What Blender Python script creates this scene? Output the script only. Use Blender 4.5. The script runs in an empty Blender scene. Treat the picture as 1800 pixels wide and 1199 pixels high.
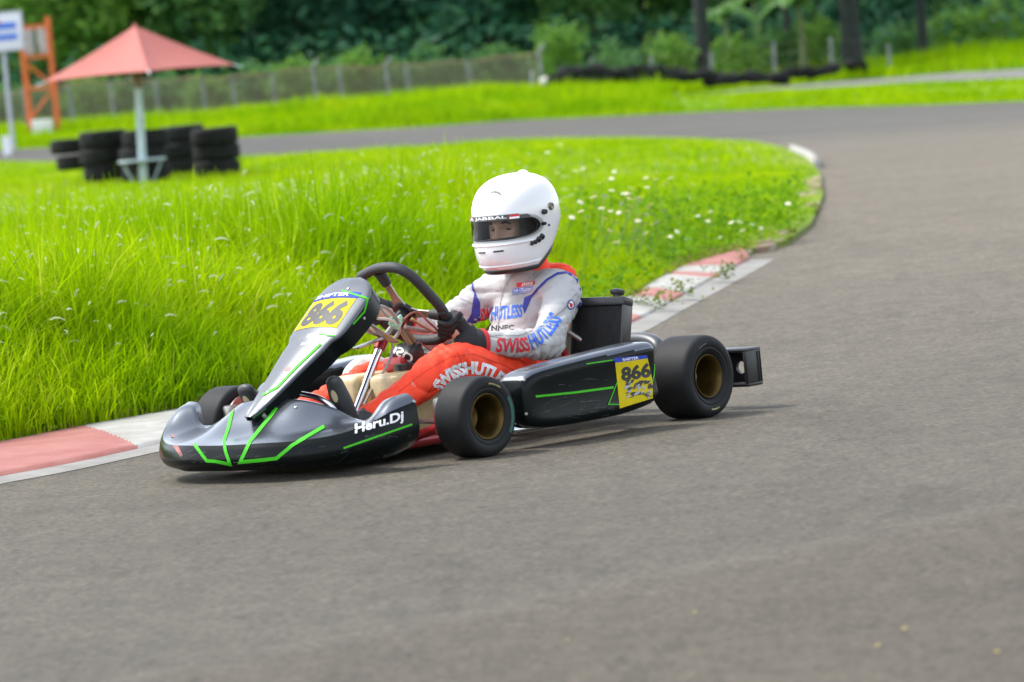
import bpy, bmesh, math, random
import numpy as np
from mathutils import Vector, Matrix, noise
from mathutils.bvhtree import BVHTree
R = math.radians
rng = np.random.default_rng(7)
random.seed(7)
sc = bpy.context.scene
COL = sc.collection

# ------------------------------------------------------------------ camera, sky, sun, exposure
CAM_H, PITCH, ROLL, FPX = 1.089, R(3.14), R(5.39), 7459.0
KX, KY, KYAW = 0.133, 14.521, R(229.77)          # kart: rear axle centre on the ground, heading
fw = np.array([0, math.cos(PITCH), -math.sin(PITCH)])
rt = np.array([1.0, 0, 0]); up = np.array([0, math.sin(PITCH), math.cos(PITCH)])
cr, sr = math.cos(ROLL), math.sin(ROLL)
cam_r = rt * cr - up * sr; cam_u = rt * sr + up * cr
cd = bpy.data.cameras.new("camera"); cam = bpy.data.objects.new("camera", cd); COL.objects.link(cam)
m = Matrix.Identity(4)
for i in range(3):
    m[i][0], m[i][1], m[i][2] = cam_r[i], cam_u[i], -fw[i]
m[2][3] = CAM_H
cam.matrix_world = m
cd.sensor_width = 36; cd.lens = FPX / 1800 * 36; cd.clip_start = 0.5; cd.clip_end = 2000
cd.dof.use_dof = True; cd.dof.focus_distance = 14.1; cd.dof.aperture_fstop = 4.9
sc.camera = cam
SUN_EL, SUN_AZ = R(57), R(-72)                   # azimuth from +Y towards +X
wd = bpy.data.worlds.new("World"); sc.world = wd; wd.use_nodes = True
wn = wd.node_tree.nodes; bg = wn["Background"]
sky = wn.new("ShaderNodeTexSky"); sky.sky_type = 'NISHITA'; sky.sun_disc = False
sky.sun_elevation = SUN_EL; sky.sun_rotation = SUN_AZ; sky.dust_density = 1.2; sky.air_density = 1.0; sky.ozone_density = 1.0
hs = wn.new("ShaderNodeHueSaturation"); hs.inputs["Saturation"].default_value = 0.42     # milky, thinly clouded sky
wd.node_tree.links.new(sky.outputs[0], hs.inputs["Color"]); wd.node_tree.links.new(hs.outputs[0], bg.inputs[0]); bg.inputs[1].default_value = 0.15
sd = bpy.data.lights.new("sun", 'SUN'); sun = bpy.data.objects.new("sun", sd); COL.objects.link(sun)
sd.energy = 1.4; sd.angle = R(11); sd.color = (1, 0.95, 0.87)
sdir = Vector((math.sin(SUN_AZ) * math.cos(SUN_EL), math.cos(SUN_AZ) * math.cos(SUN_EL), math.sin(SUN_EL)))
sun.rotation_euler = sdir.to_track_quat('Z', 'Y').to_euler()
vs = sc.view_settings; vs.view_transform = 'Standard'; vs.look = 'None'; vs.exposure = 1.62; vs.gamma = 1.0
sc.cycles.max_bounces = 8; sc.cycles.transparent_max_bounces = 16
try: sc.cycles.use_denoising = True
except Exception: pass

# ------------------------------------------------------------------ materials
MATS = {}
def mat(name, col, rough=0.6, metal=0.0, var=0.0, scale=8.0, bump=0.0, bscale=40.0, coat=0.0, spec=0.5, col2=None, alpha=None, trans=0.0, aniso=None):
    if name in MATS: return MATS[name]
    m = bpy.data.materials.new(name); m.use_nodes = True
    nt = m.node_tree; n = nt.nodes; L = nt.links.new; p = n["Principled BSDF"]
    p.inputs["Base Color"].default_value = (*col, 1); p.inputs["Roughness"].default_value = rough; p.inputs["Metallic"].default_value = metal
    p.inputs["Coat Weight"].default_value = coat; p.inputs["Coat Roughness"].default_value = 0.06
    p.inputs["Specular IOR Level"].default_value = spec
    if trans: p.inputs["Transmission Weight"].default_value = trans
    if alpha is not None: p.inputs["Alpha"].default_value = alpha
    if var or bump:
        tc = n.new("ShaderNodeTexCoord")
        mp = n.new("ShaderNodeMapping"); L(tc.outputs["Object"], mp.inputs[0])
        if aniso: mp.inputs["Scale"].default_value = aniso
    if var:
        nz = n.new("ShaderNodeTexNoise"); nz.inputs["Scale"].default_value = scale; nz.inputs["Detail"].default_value = 6; nz.inputs["Roughness"].default_value = 0.65
        L(mp.outputs[0], nz.inputs["Vector"])
        rp = n.new("ShaderNodeValToRGB")
        c2 = col2 if col2 else tuple(min(1, c * (1 + var)) for c in col)
        c1 = col if col2 else tuple(c * (1 - var) for c in col)
        rp.color_ramp.elements[0].position = 0.35; rp.color_ramp.elements[1].position = 0.68
        rp.color_ramp.elements[0].color = (*c1, 1); rp.color_ramp.elements[1].color = (*c2, 1)
        L(nz.outputs["Fac"], rp.inputs[0]); L(rp.outputs[0], p.inputs["Base Color"])
    if bump:
        nb = n.new("ShaderNodeTexNoise"); nb.inputs["Scale"].default_value = bscale; nb.inputs["Detail"].default_value = 5
        L(mp.outputs[0], nb.inputs["Vector"])
        b = n.new("ShaderNodeBump"); b.inputs["Strength"].default_value = bump; b.inputs["Distance"].default_value = 0.01
        L(nb.outputs["Fac"], b.inputs["Height"]); L(b.outputs[0], p.inputs["Normal"])
    MATS[name] = m
    return m
def leafmat(name, c1, c2, c3=None, trans=0.45, rough=0.5, patch=0):
    m = bpy.data.materials.new(name); m.use_nodes = True
    nt = m.node_tree; n = nt.nodes; L = nt.links.new; p = n["Principled BSDF"]; out = n["Material Output"]
    g = n.new("ShaderNodeNewGeometry"); rp = n.new("ShaderNodeValToRGB")
    e = rp.color_ramp.elements; e[0].color = (*c1, 1); e[1].color = (*c2, 1); e[1].position = 0.93
    if c3:
        k = rp.color_ramp.elements.new(0.95); k.color = (*c3, 1)
        k = rp.color_ramp.elements.new(1.0); k.color = (*c3, 1)
    L(g.outputs["Random Per Island"], rp.inputs[0])
    if patch:                                          # patches of paler, yellower and deeper green growth
        tc = n.new("ShaderNodeTexCoord"); nz_ = n.new("ShaderNodeTexNoise"); nz_.inputs["Scale"].default_value = patch; nz_.inputs["Detail"].default_value = 4
        L(tc.outputs["Object"], nz_.inputs["Vector"]); r2 = n.new("ShaderNodeValToRGB"); r2.color_ramp.elements[0].position = .36; r2.color_ramp.elements[1].position = .62
        r2.color_ramp.elements[0].color = (.58, .74, .6, 1); r2.color_ramp.elements[1].color = (1.06, 1.0, 1.0, 1); L(nz_.outputs["Fac"], r2.inputs[0])
        mm_ = n.new("ShaderNodeMix"); mm_.data_type = 'RGBA'; mm_.blend_type = 'MULTIPLY'; mm_.inputs[0].default_value = 1; L(rp.outputs[0], mm_.inputs[6]); L(r2.outputs[0], mm_.inputs[7]); colr = mm_.outputs[2]
    else: colr = rp.outputs[0]
    L(colr, p.inputs["Base Color"]); p.inputs["Roughness"].default_value = rough; p.inputs["Specular IOR Level"].default_value = 0.12
    tr = n.new("ShaderNodeBsdfTranslucent"); mx = n.new("ShaderNodeMixShader"); mx.inputs[0].default_value = trans
    L(colr, tr.inputs[0]); L(p.outputs[0], mx.inputs[1]); L(tr.outputs[0], mx.inputs[2]); L(mx.outputs[0], out.inputs[0])
    return m

# ------------------------------------------------------------------ object helpers
def link(o, parent=None):
    COL.objects.link(o)
    if parent is not None: o.parent = parent
    return o
def tag(o, label=None, cat=None, group=None, kind=None):
    if label: o["label"] = label
    if cat: o["category"] = cat
    if group: o["group"] = group
    if kind: o["kind"] = kind
    return o
def empty(name, loc=(0, 0, 0), rz=0.0):
    o = bpy.data.objects.new(name, None); o.location = loc; o.rotation_euler = (0, 0, rz); o.empty_display_size = 0.1
    return link(o)
def copy_tree(o, parent=None, loc=None, rz=None):
    c = o.copy(); COL.objects.link(c)
    if parent is not None: c.parent = parent
    if loc is not None: c.location = loc
    if rz is not None: c.rotation_euler = (0, 0, rz)
    for ch in list(o.children): copy_tree(ch, c)
    return c
class MB:
    """collects shapes into one mesh"""
    def __init__(s): s.v = []; s.f = []; s.mi = []
    def add(s, v, f, mi=0):
        o = len(s.v); s.v += [tuple(map(float, q)) for q in v]
        s.f += [tuple(i + o for i in q) for q in f]; s.mi += [mi] * len(f); return s
    def box(s, c, d, rot=None, bev=0.0, mi=0, seg=2):
        bm = bmesh.new(); bmesh.ops.create_cube(bm, size=1)
        for v in bm.verts: v.co = Vector((v.co.x * d[0], v.co.y * d[1], v.co.z * d[2]))
        if bev: bmesh.ops.bevel(bm, geom=bm.edges[:], offset=bev, segments=seg, affect='EDGES', profile=0.5)
        M = rot.to_4x4() if rot else Matrix.Identity(4); M.translation = Vector(c)
        bm.transform(M); bm.verts.index_update()
        s.add([v.co for v in bm.verts], [[v.index for v in f.verts] for f in bm.faces], mi); bm.free(); return s
    def tube(s, pts, rad, n=12, cap=True, mi=0, side=None, ra=None):
        v, f = tube(pts, rad, n, cap, side, ra); return s.add(v, f, mi)
    def lathe(s, prof, c, ax, n=48, mi=0):
        """prof: list of (axial, radius) swept around axis ax through c"""
        ax = Vector(ax).normalized(); a = ax.orthogonal().normalized(); b = ax.cross(a); c = Vector(c)
        v = []; f = []
        for (t, r) in prof:
            for k in range(n):
                th = 2 * math.pi * k / n; v.append(c + ax * t + (a * math.cos(th) + b * math.sin(th)) * r)
        for i in range(len(prof) - 1):
            for k in range(n):
                k2 = (k + 1) % n; f.append((i * n + k, i * n + k2, (i + 1) * n + k2, (i + 1) * n + k))
        return s.add(v, f, mi)
    def build(s, name, mats, parent=None, smooth=True, angle=40):
        me = bpy.data.meshes.new(name); me.from_pydata(s.v, [], s.f)
        if not isinstance(mats, (list, tuple)): mats = [mats]
        for q in mats: me.materials.append(q)
        me.polygons.foreach_set("material_index", s.mi)
        fin(me, smooth, angle)
        return link(bpy.data.objects.new(name, me), parent)
def fin(me, smooth=True, angle=40):
    bm = bmesh.new(); bm.from_mesh(me); bmesh.ops.recalc_face_normals(bm, faces=bm.faces[:])
    for f in bm.faces: f.smooth = smooth
    if smooth:
        ca = R(angle)
        for e in bm.edges:
            if len(e.link_faces) == 2 and e.calc_face_angle(0) > ca: e.smooth = False
    bm.to_mesh(me); bm.free(); me.update()
def tube(pts, rad, n=12, cap=True, side=None, ra=None):
    """swept tube; rad = radius per point (or one); ra = radius along the binormal if elliptical; side = fixed side vector"""
    P = [Vector(p) for p in pts]
    if not hasattr(rad, '__len__'): rad = [rad] * len(P)
    if ra is None: ra = rad
    v = []; f = []; N = None
    for i, p in enumerate(P):
        T = (P[min(i + 1, len(P) - 1)] - P[max(i - 1, 0)]).normalized()
        if side is not None: N = Vector(side)
        elif N is None: N = T.orthogonal()
        N = (N - T * N.dot(T)).normalized(); B = T.cross(N)
        for k in range(n):
            th = 2 * math.pi * k / n; v.append(p + N * math.cos(th) * rad[i] + B * math.sin(th) * ra[i])
    for i in range(len(P) - 1):
        for k in range(n):
            k2 = (k + 1) % n; f.append((i * n + k, i * n + k2, (i + 1) * n + k2, (i + 1) * n + k))
    if cap: f.append(tuple(range(n))[::-1]); f.append(tuple(range((len(P) - 1) * n, len(P) * n)))
    return v, f
def spline(pts, n):
    """Catmull-Rom through pts (any dimension), n samples per span"""
    P = np.array(pts, float); P = np.concatenate([2 * P[:1] - P[1:2], P, 2 * P[-1:] - P[-2:-1]])
    out = []
    for i in range(1, len(P) - 2):
        for t in np.linspace(0, 1, n, endpoint=False):
            a, b, c, d = P[i - 1:i + 3]
            out.append(0.5 * (2 * b + (c - a) * t + (2 * a - 5 * b + 4 * c - d) * t * t + (3 * b - a - 3 * c + d) * t ** 3))
    out.append(P[-2]); return np.array(out)
def stube(pts, rad, n=12, sub=6, cap=True, side=None, ra=None):
    p = spline(pts, sub)
    r = spline(np.array(rad, float)[:, None], sub)[:, 0] if hasattr(rad, '__len__') else rad
    a = spline(np.array(ra, float)[:, None], sub)[:, 0] if ra is not None else None
    return tube(p, r, n, cap, side, a)
def round_tube(pts, rad, n=16, sub=6, side=None, ra=None):
    """tube with rounded ends (closed, for remeshing)"""
    p = spline(pts, sub); r = spline(np.array(rad, float)[:, None], sub)[:, 0]
    a = spline(np.array(ra, float)[:, None], sub)[:, 0] if ra is not None else r.copy()
    def endcap(p0, p1, r0, a0):
        d = (p0 - p1) / np.linalg.norm(p0 - p1); pp = []; rr = []; aa = []
        for th in (30, 60, 80, 88):
            q = R(th); pp.append(p0 + d * min(r0, a0) * math.sin(q)); rr.append(r0 * math.cos(q)); aa.append(a0 * math.cos(q))
        return pp, rr, aa
    h = endcap(p[0], p[1], r[0], a[0]); t = endcap(p[-1], p[-2], r[-1], a[-1])
    P = list(h[0][::-1]) + list(p) + list(t[0]); RR = list(h[1][::-1]) + list(r) + list(t[1]); AA = list(h[2][::-1]) + list(a) + list(t[2])
    return tube(P, RR, n, True, side, AA)
def grid_faces(nr, nc, wrap=False):
    f = []
    for i in range(nr - 1):
        for j in range(nc if wrap else nc - 1):
            j2 = (j + 1) % nc; f.append((i * nc + j, i * nc + j2, (i + 1) * nc + j2, (i + 1) * nc + j))
    return f
def modified(v, f, mods):
    """mesh after modifiers [(type, {settings})]"""
    me = bpy.data.meshes.new("tmp"); me.from_pydata([tuple(q) for q in v], [], f)
    bm = bmesh.new(); bm.from_mesh(me); bmesh.ops.recalc_face_normals(bm, faces=bm.faces[:]); bm.to_mesh(me); bm.free()
    o = bpy.data.objects.new("tmp", me); COL.objects.link(o)
    for t, kw in mods:
        md = o.modifiers.new(t, t)
        for k, q in kw.items(): setattr(md, k, q)
    dg = bpy.context.evaluated_depsgraph_get(); dg.update()
    nm = bpy.data.meshes.new_from_object(o.evaluated_get(dg))
    bpy.data.objects.remove(o); bpy.data.meshes.remove(me)
    return nm
def bvh_of(*objs):
    V = []; F = []
    for o in objs:
        k = len(V); V += [v.co.copy() for v in o.data.vertices]; F += [[i + k for i in p.vertices] for p in o.data.polygons]
    return BVHTree.FromPolygons(V, F)

# ------------------------------------------------------------------ where a photo pixel lies
def ray(px, py):
    X = px - 900; Y = 599.5 - py
    d = fw + cam_r * (X / FPX) + cam_u * (Y / FPX)
    return d
kc, ks = math.cos(KYAW), math.sin(KYAW)
def wk(d): return Vector((kc * d[0] + ks * d[1], -ks * d[0] + kc * d[1], d[2]))
KO = wk((-KX, -KY, CAM_H))
def kray(px, py): return wk(ray(px, py)).normalized()
def at(px, py, D):
    r = ray(px, py); t = D / r[1]; return np.array([r[0] * t, D, CAM_H + r[2] * t])
def soft(u): return np.where(u > 3, u, np.where(u < -3, 0, (u + 3) ** 2 / 12))
C1 = [(-1600, 265), (-300, 255), (0, 248), (300, 222), (430, 207), (600, 192), (850, 167), (950, 172), (1300, 165), (1500, 153), (1800, 139), (2200, 115)]
C2 = [(-1600, 262), (-300, 240), (0, 232), (600, 190), (950, 166), (1300, 151), (1500, 127), (1650, 102), (1800, 80), (2200, 55)]
P1 = np.array([at(a, b, 112) for a, b in C1]); P2 = np.array([at(a, b, 140) for a, b in C2])
def base_z(x, y):
    u = soft(np.asarray(y, float) - 18); u = np.minimum(u, 90)
    x = np.clip(x, -16, 18)
    return u * (0.00866 - 0.000619 * x + 0.0000071 * u)
def terrain(x, y):
    x = np.asarray(x, float); y = np.asarray(y, float)
    z = base_z(x, y)
    def sm(a, b): t = np.clip((y - a) / (b - a), 0, 1); return t * t * (3 - 2 * t)
    z1 = np.interp(x, P1[:, 0], P1[:, 2]); z2 = np.interp(x, P2[:, 0], P2[:, 2])
    z = z + (z1 - z) * sm(97.5, 111); z = z + (z2 - z) * sm(114, 138)
    return z + 14 * sm(170, 300) ** 1.0
def ground_at(px, py, lift=0.0):
    """first hit of a pixel ray with the terrain"""
    r = ray(px, py); lo = 4.0; hi = None
    for D in np.linspace(4, 200, 800):
        z = CAM_H + r[2] * D / r[1]; x = r[0] * D / r[1]
        if z < terrain(x, D) + lift: hi = D; break
        lo = D
    if hi is None: hi = 200.0
    for _ in range(30):
        D = (lo + hi) / 2; z = CAM_H + r[2] * D / r[1]
        if z < terrain(r[0] * D / r[1], D) + lift: hi = D
        else: lo = D
    return np.array([r[0] * D / r[1], D, float(terrain(r[0] * D / r[1], D)) + lift])

# ------------------------------------------------------------------ decals that lie on a surface
def text_mesh(txt, bold=0.02, shear=0.0, space=1.0):
    """2-D mesh of txt scaled to the unit box"""
    cu = bpy.data.curves.new("t", 'FONT'); cu.body = txt; cu.offset = bold; cu.shear = shear; cu.space_character = space; cu.resolution_u = 3
    o = bpy.data.objects.new("t", cu); COL.objects.link(o)
    dg = bpy.context.evaluated_depsgraph_get(); dg.update()
    me = bpy.data.meshes.new_from_object(o.evaluated_get(dg))
    v = np.array([q.co[:2] for q in me.vertices]); f = [tuple(p.vertices) for p in me.polygons]
    bpy.data.objects.remove(o); bpy.data.curves.remove(cu); bpy.data.meshes.remove(me)
    lo, hi = v.min(0), v.max(0)
    return (v - lo) / (hi - lo), f
def decal(name, v2, f2, fn, bvh, material, parent, cuts=(24, 6), off=0.0012, maxd=40):
    """2-D mesh (v2 in its own box) cut on a grid, sent through fn -> (origin, direction), dropped on bvh"""
    bm = bmesh.new(); vs_ = [bm.verts.new((q[0], q[1], 0)) for q in v2]
    for f in f2:
        try: bm.faces.new([vs_[i] for i in f])
        except ValueError: pass
    lo = np.min(v2, 0); hi = np.max(v2, 0)
    for ax in (0, 1):
        for t in np.linspace(lo[ax], hi[ax], cuts[ax] + 1)[1:-1]:
            co = Vector((t, 0, 0)) if ax == 0 else Vector((0, t, 0)); no = Vector((1, 0, 0)) if ax == 0 else Vector((0, 1, 0))
            bmesh.ops.bisect_plane(bm, geom=bm.verts[:] + bm.edges[:] + bm.faces[:], plane_co=co, plane_no=no, dist=1e-6)
    bad = []
    for v in bm.verts:
        o, d = fn(v.co.x, v.co.y)
        h, nrm, _, _ = bvh.ray_cast(o, d, maxd)
        if h is None: bad.append(v); continue
        if nrm.dot(d) > 0: nrm = -nrm
        v.co = h + nrm * off
    bmesh.ops.delete(bm, geom=bad, context='VERTS')
    for e in [e for e in bm.edges if e.calc_length() > 0.08]:
        if e.is_valid: bmesh.ops.delete(bm, geom=[e], context='EDGES')
    me = bpy.data.meshes.new(name); bm.to_mesh(me); bm.free(); me.materials.append(material)
    for p in me.polygons: p.use_smooth = True
    return link(bpy.data.objects.new(name, me), parent)
def join_decals(name, objs, parent):
    """several pieces of one marking as one mesh"""
    V = []; F = []; MI = []; mats = []
    for o in objs:
        k = len(V); V += [tuple(v.co) for v in o.data.vertices]
        for p in o.data.polygons:
            F.append([i + k for i in p.vertices]); mm = o.data.materials[0]
            if mm not in mats: mats.append(mm)
            MI.append(mats.index(mm))
        bpy.data.objects.remove(o)
    me = bpy.data.meshes.new(name); me.from_pydata(V, [], F)
    for q in mats: me.materials.append(q)
    me.polygons.foreach_set("material_index", MI)
    for p in me.polygons: p.use_smooth = True
    return link(bpy.data.objects.new(name, me), parent)
def seen(fx):
    """kart-frame ray towards the spot of the surface that lies at photo point fx(u, v)"""
    def g(u, v): q = fx(u, v); return KO, kray(q[0], q[1])
    return g
def quadmap(a, b, c, d):
    """unit square -> quad a (0,0) b (1,0) c (1,1) d (0,1)"""
    a, b, c, d = map(np.array, (a, b, c, d))
    return lambda u, v: (a * (1 - u) + b * u) * (1 - v) + (d * (1 - u) + c * u) * v
def arcmap(base, h):
    """unit square along a baseline polyline, v upward (towards smaller y)"""
    S = spline(base, 8); L = np.concatenate([[0], np.cumsum(np.linalg.norm(np.diff(S, axis=0), axis=1))]); L /= L[-1]
    def g(u, v):
        q = np.array([np.interp(u, L, S[:, 0]), np.interp(u, L, S[:, 1])])
        t = np.array([np.interp(u + .03, L, S[:, 0]) - np.interp(u - .03, L, S[:, 0]), np.interp(u + .03, L, S[:, 1]) - np.interp(u - .03, L, S[:, 1])]); t /= np.linalg.norm(t)
        return q + np.array([t[1], -t[0]]) * h * v
    return g
UNIT = ([(0, 0), (1, 0), (1, 1), (0, 1)], [(0, 1, 2, 3)])
def stripe(name, pts, w, bvh, material, parent, n=30):
    """a painted line through photo points, mitred"""
    P = np.array(pts, float); V = []
    for i in range(len(P)):
        a = P[i] - P[i - 1] if i else P[1] - P[0]; b = P[i + 1] - P[i] if i < len(P) - 1 else a
        a = a / np.linalg.norm(a); b = b / np.linalg.norm(b); t = a + b; t /= np.linalg.norm(t); nn = np.array([-t[1], t[0]])
        k = 1 / max(0.35, float(nn @ np.array([-a[1], a[0]]))); V += [P[i] + nn * w / 2 * k, P[i] - nn * w / 2 * k]
    F = [(2 * i, 2 * i + 1, 2 * i + 3, 2 * i + 2) for i in range(len(P) - 1)]
    return decal(name, V, F, seen(lambda u, v: (u, v)), bvh, material, parent, (n, n), .002)
# ================================================================== KART
def V3(*a): return Vector(a)
def make_kart():
    root = empty("go_kart", (KX, KY, 0), KYAW)
    tag(root, "dark grey racing go-kart with green stripes and yellow number plates, driven on the asphalt", "go-kart")
    body = mat("bodywork", (0.115, 0.130, 0.150), 0.25, 0.85, coat=0.2, bump=0.06, bscale=9)
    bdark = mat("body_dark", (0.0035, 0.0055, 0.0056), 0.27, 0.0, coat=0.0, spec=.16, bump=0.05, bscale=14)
    black = mat("black_plastic", (0.016, 0.016, 0.017), 0.42, bump=0.1, bscale=120)
    rub = mat("tyre_rubber", (0.0085, 0.0095, 0.0102), 0.62, var=0.3, scale=14, bump=0.04, bscale=120, spec=.25)
    gold = mat("gold_rim", (0.095, 0.060, 0.013), 0.45, 0.8, var=0.25, scale=20)
    pfilm = mat("panel_film", (0.085, 0.095, 0.108), 0.36, 0.5, coat=0.1, bump=0.06, bscale=9)
    chrome = mat("chrome", (0.62, 0.64, 0.67), 0.16, 1.0)
    steel = mat("steel", (0.32, 0.31, 0.29), 0.38, 0.9, var=0.2, scale=30)
    redp = mat("red_frame", (0.32, 0.018, 0.02), 0.35, 0.2, coat=0.4)
    green = mat("green_line", (0.05, 0.42, 0.012), 0.55, spec=.2)
    yellow = mat("plate_yellow", (0.56, 0.44, 0.004), 0.6, var=0.08, scale=20, spec=.15)
    blue = mat("plate_blue", (0.03, 0.06, 0.36), 0.6, spec=.15)
    white = mat("letter_white", (0.80, 0.80, 0.80), 0.5)
    ink = mat("number_black", (0.012, 0.012, 0.013), 0.5)
    seatm = mat("seat_shell", (0.30, 0.26, 0.17), 0.45, var=0.25, scale=10)
    tankm = mat("tank_plastic", (0.52, 0.40, 0.20), 0.4, var=0.25, scale=9, coat=0.2)
    amber = mat("amber_fuel", (0.42, 0.22, 0.025), 0.35)
    grip = mat("wheel_grip", (0.02, 0.02, 0.021), 0.55, bump=0.3, bscale=220)
    alu = mat("alu_spoke", (0.36, 0.33, 0.29), 0.4, 0.85, var=0.15, scale=40)

    # ---- wheels: a wheel is tyre, rim, hub
    def wheel(x, y, r, w, outer, steer=0.0, deep=0.1):
        e = bpy.data.objects.new("wheel", None); link(e, root); e.location = (x, y, r - 0.001); e.rotation_euler = (0, 0, steer); e.empty_display_size = .05
        ax = (0, outer, 0); h = w / 2
        tp = [(-h * .70, .066), (-h * .84, .075), (-h * .97, r * .70), (-h * 1.0, r * .84), (-h * .93, r * .935), (-h * .80, r * .982), (-h * .6, r * .996), (0, r), (h * .6, r * .996), (h * .80, r * .982), (h * .93, r * .935), (h * 1.0, r * .84), (h * .985, r * .74), (h * .95, r * .70), (h * .965, r * .66), (h * .88, r * .585), (h * .80, .0745), (h * .70, .066)]
        p = spline(tp, 3)
        MB().lathe(p, (0, 0, 0), ax, 64).build("tyre", rub, e, angle=60)
        rp = [(-h * .80, .064), (-h * .84, .071), (-h * .80, .073), (-h * .72, .068), (h * .70, .068), (h * .82, .0735), (h * .865, .0735), (h * .88, .0715), (h * .84, .0665), (h * .66, .0625), (h * .55, .0595), (h * .35, .0575), (-h * .70, .055), (-h * .80, .045), (-h * .80, .024)]
        MB().lathe(rp, (0, 0, 0), ax, 56).build("rim", gold, e, angle=50)
        hb = MB(); hb.lathe([(-h * .82, .026), (-h * .5, .026), (-h * .46, .022), (-h * .46, .0)], (0, 0, 0), ax, 20)
        for k in range(3):
            th = 2.1 * k + .5; hb.lathe([(-h * .8, .006), (-h * .6, .006), (-h * .6, 0)], (math.cos(th) * .037, 0, math.sin(th) * .037), ax, 8)
        hb.build("hub", steel, e)
        return e
    st = R(-4); KW = []
    fy, ry = 0.535, 0.592
    for sgn in (1, -1):
        KW.append(wheel(1.05 - .04 * sgn * math.sin(st), fy * sgn, .129, .128, sgn, st))
        KW.append(wheel(0, ry * sgn, .139, .168, sgn))
    def wall_mark(e, r, h, a0, a1, r0, r1, mm, nm):      # a rubbed or printed arc on a tyre's outer wall
        tyre = [c for c in e.children if c.name.startswith("tyre")][0]; V = []
        for k in range(25):
            a = a0 + (a1 - a0) * k / 24
            for q, ax_ in ((r0, 1.0), ((r0 + r1) / 2, 1.006), (r1, 1.0)):
                V.append((math.cos(a) * q * r, h * np.interp(q, [.74, .79, .84, .90, .935], [.985, 1.0, 1.0, .965, .93]) + .0012, math.sin(a) * q * r))
        MB().add(V, grid_faces(25, 3)).build(nm, mm, tyre)
    teal = mat("wall_teal", (.004, .075, .055), .6); pale = mat("wall_print", (.30, .28, .12), .7, var=.6, scale=60)
    wall_mark(KW[0], .129, .064, R(150), R(215), .76, .86, teal, "rubbed_mark"); wall_mark(KW[0], .129, .064, R(95), R(125), .78, .82, pale, "wall_print")
    wall_mark(KW[1], .139, .084, R(255), R(278), .78, .815, pale, "wall_print"); wall_mark(KW[1], .139, .084, R(60), R(84), .78, .81, mat("wall_grey", (.08, .08, .085), .7), "wall_print")

    # ---- chassis
    c = MB()
    for s in (1, -1):
        c.tube(spline([(-.18, .30 * s, .07), (.2, .31 * s, .055), (.55, .33 * s, .05), (.85, .28 * s, .05), (1.1, .27 * s, .05), (1.42, .20 * s, .055)], 6), .0155, 12)
        c.tube([(1.05, .27 * s, .07), (1.08, .40 * s, .10)], .015, 10)
        c.box((1.07, .405 * s, .125), (.055, .012, .095), bev=.004); 
        c.box((1.07, .43 * s, .165), (.055, .06, .010), bev=.003); c.box((1.07, .43 * s, .085), (.055, .06, .010), bev=.003)
    for x in (-.12, .45, .80, 1.2): c.tube([(x, -.31, .055), (x, .31, .055)], .015, 10)
    c.tube([(1.42, -.2, .055), (1.42, .2, .055)], .015, 10)
    c.build("chassis_frame", redp, root)
    t = MB(); t.box((.98, 0, .034), (.85, .50, .004), bev=.001); t.build("floor_tray", black, root)
    for s in (1, -1):
        n = MB()
        n.tube(spline([(.24, .33 * s, .065), (.30, .50 * s, .065), (.38, .55 * s, .064), (.80, .55 * s, .064), (.88, .50 * s, .064), (.90, .33 * s, .06)], 6), .0135, 12)
        n.tube(spline([(.34, .33 * s, .16), (.36, .46 * s, .16), (.44, .50 * s, .16), (.78, .50 * s, .16), (.86, .46 * s, .16)], 6), .010, 10)
        n.build("side_bar", chrome, root)
        k = MB(); k.tube([(1.07, .44 * s, .075), (1.07, .44 * s, .18)], .011, 12); k.tube([(1.06, .43 * s, .125), (1.05, .52 * s, .129)], .0125, 12)
        k.tube([(1.02, .40 * s, .115), (1.03, .46 * s, .12)], .01, 10); k.box((1.075, .475 * s, .125), (.05, .016, .05), bev=.006)
        k.build("spindle", chrome, root)
        k = MB(); k.tube([(1.02, .43 * s, .11), (1.0, .04 * s, .12)], .007, 8); k.build("tie_rod", steel, root)
        k = MB(); k.lathe([(-.004, .02), (-.004, .098), (.004, .098), (.004, .02)], (1.05, .465 * s, .129), (0, 1, 0), 32); k.box((1.12, .462 * s, .17), (.05, .045, .06), bev=.01); k.build("brake_disc", steel, root)
    a = MB(); a.tube([(0, -.60, .139), (0, .60, .139)], .02, 16); a.lathe([(-.012, .1), (-.012, .022), (.012, .022), (.012, .1), (-.012, .1)], (0, .17, .139), (0, 1, 0), 32); a.build("rear_axle", steel, root)

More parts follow.
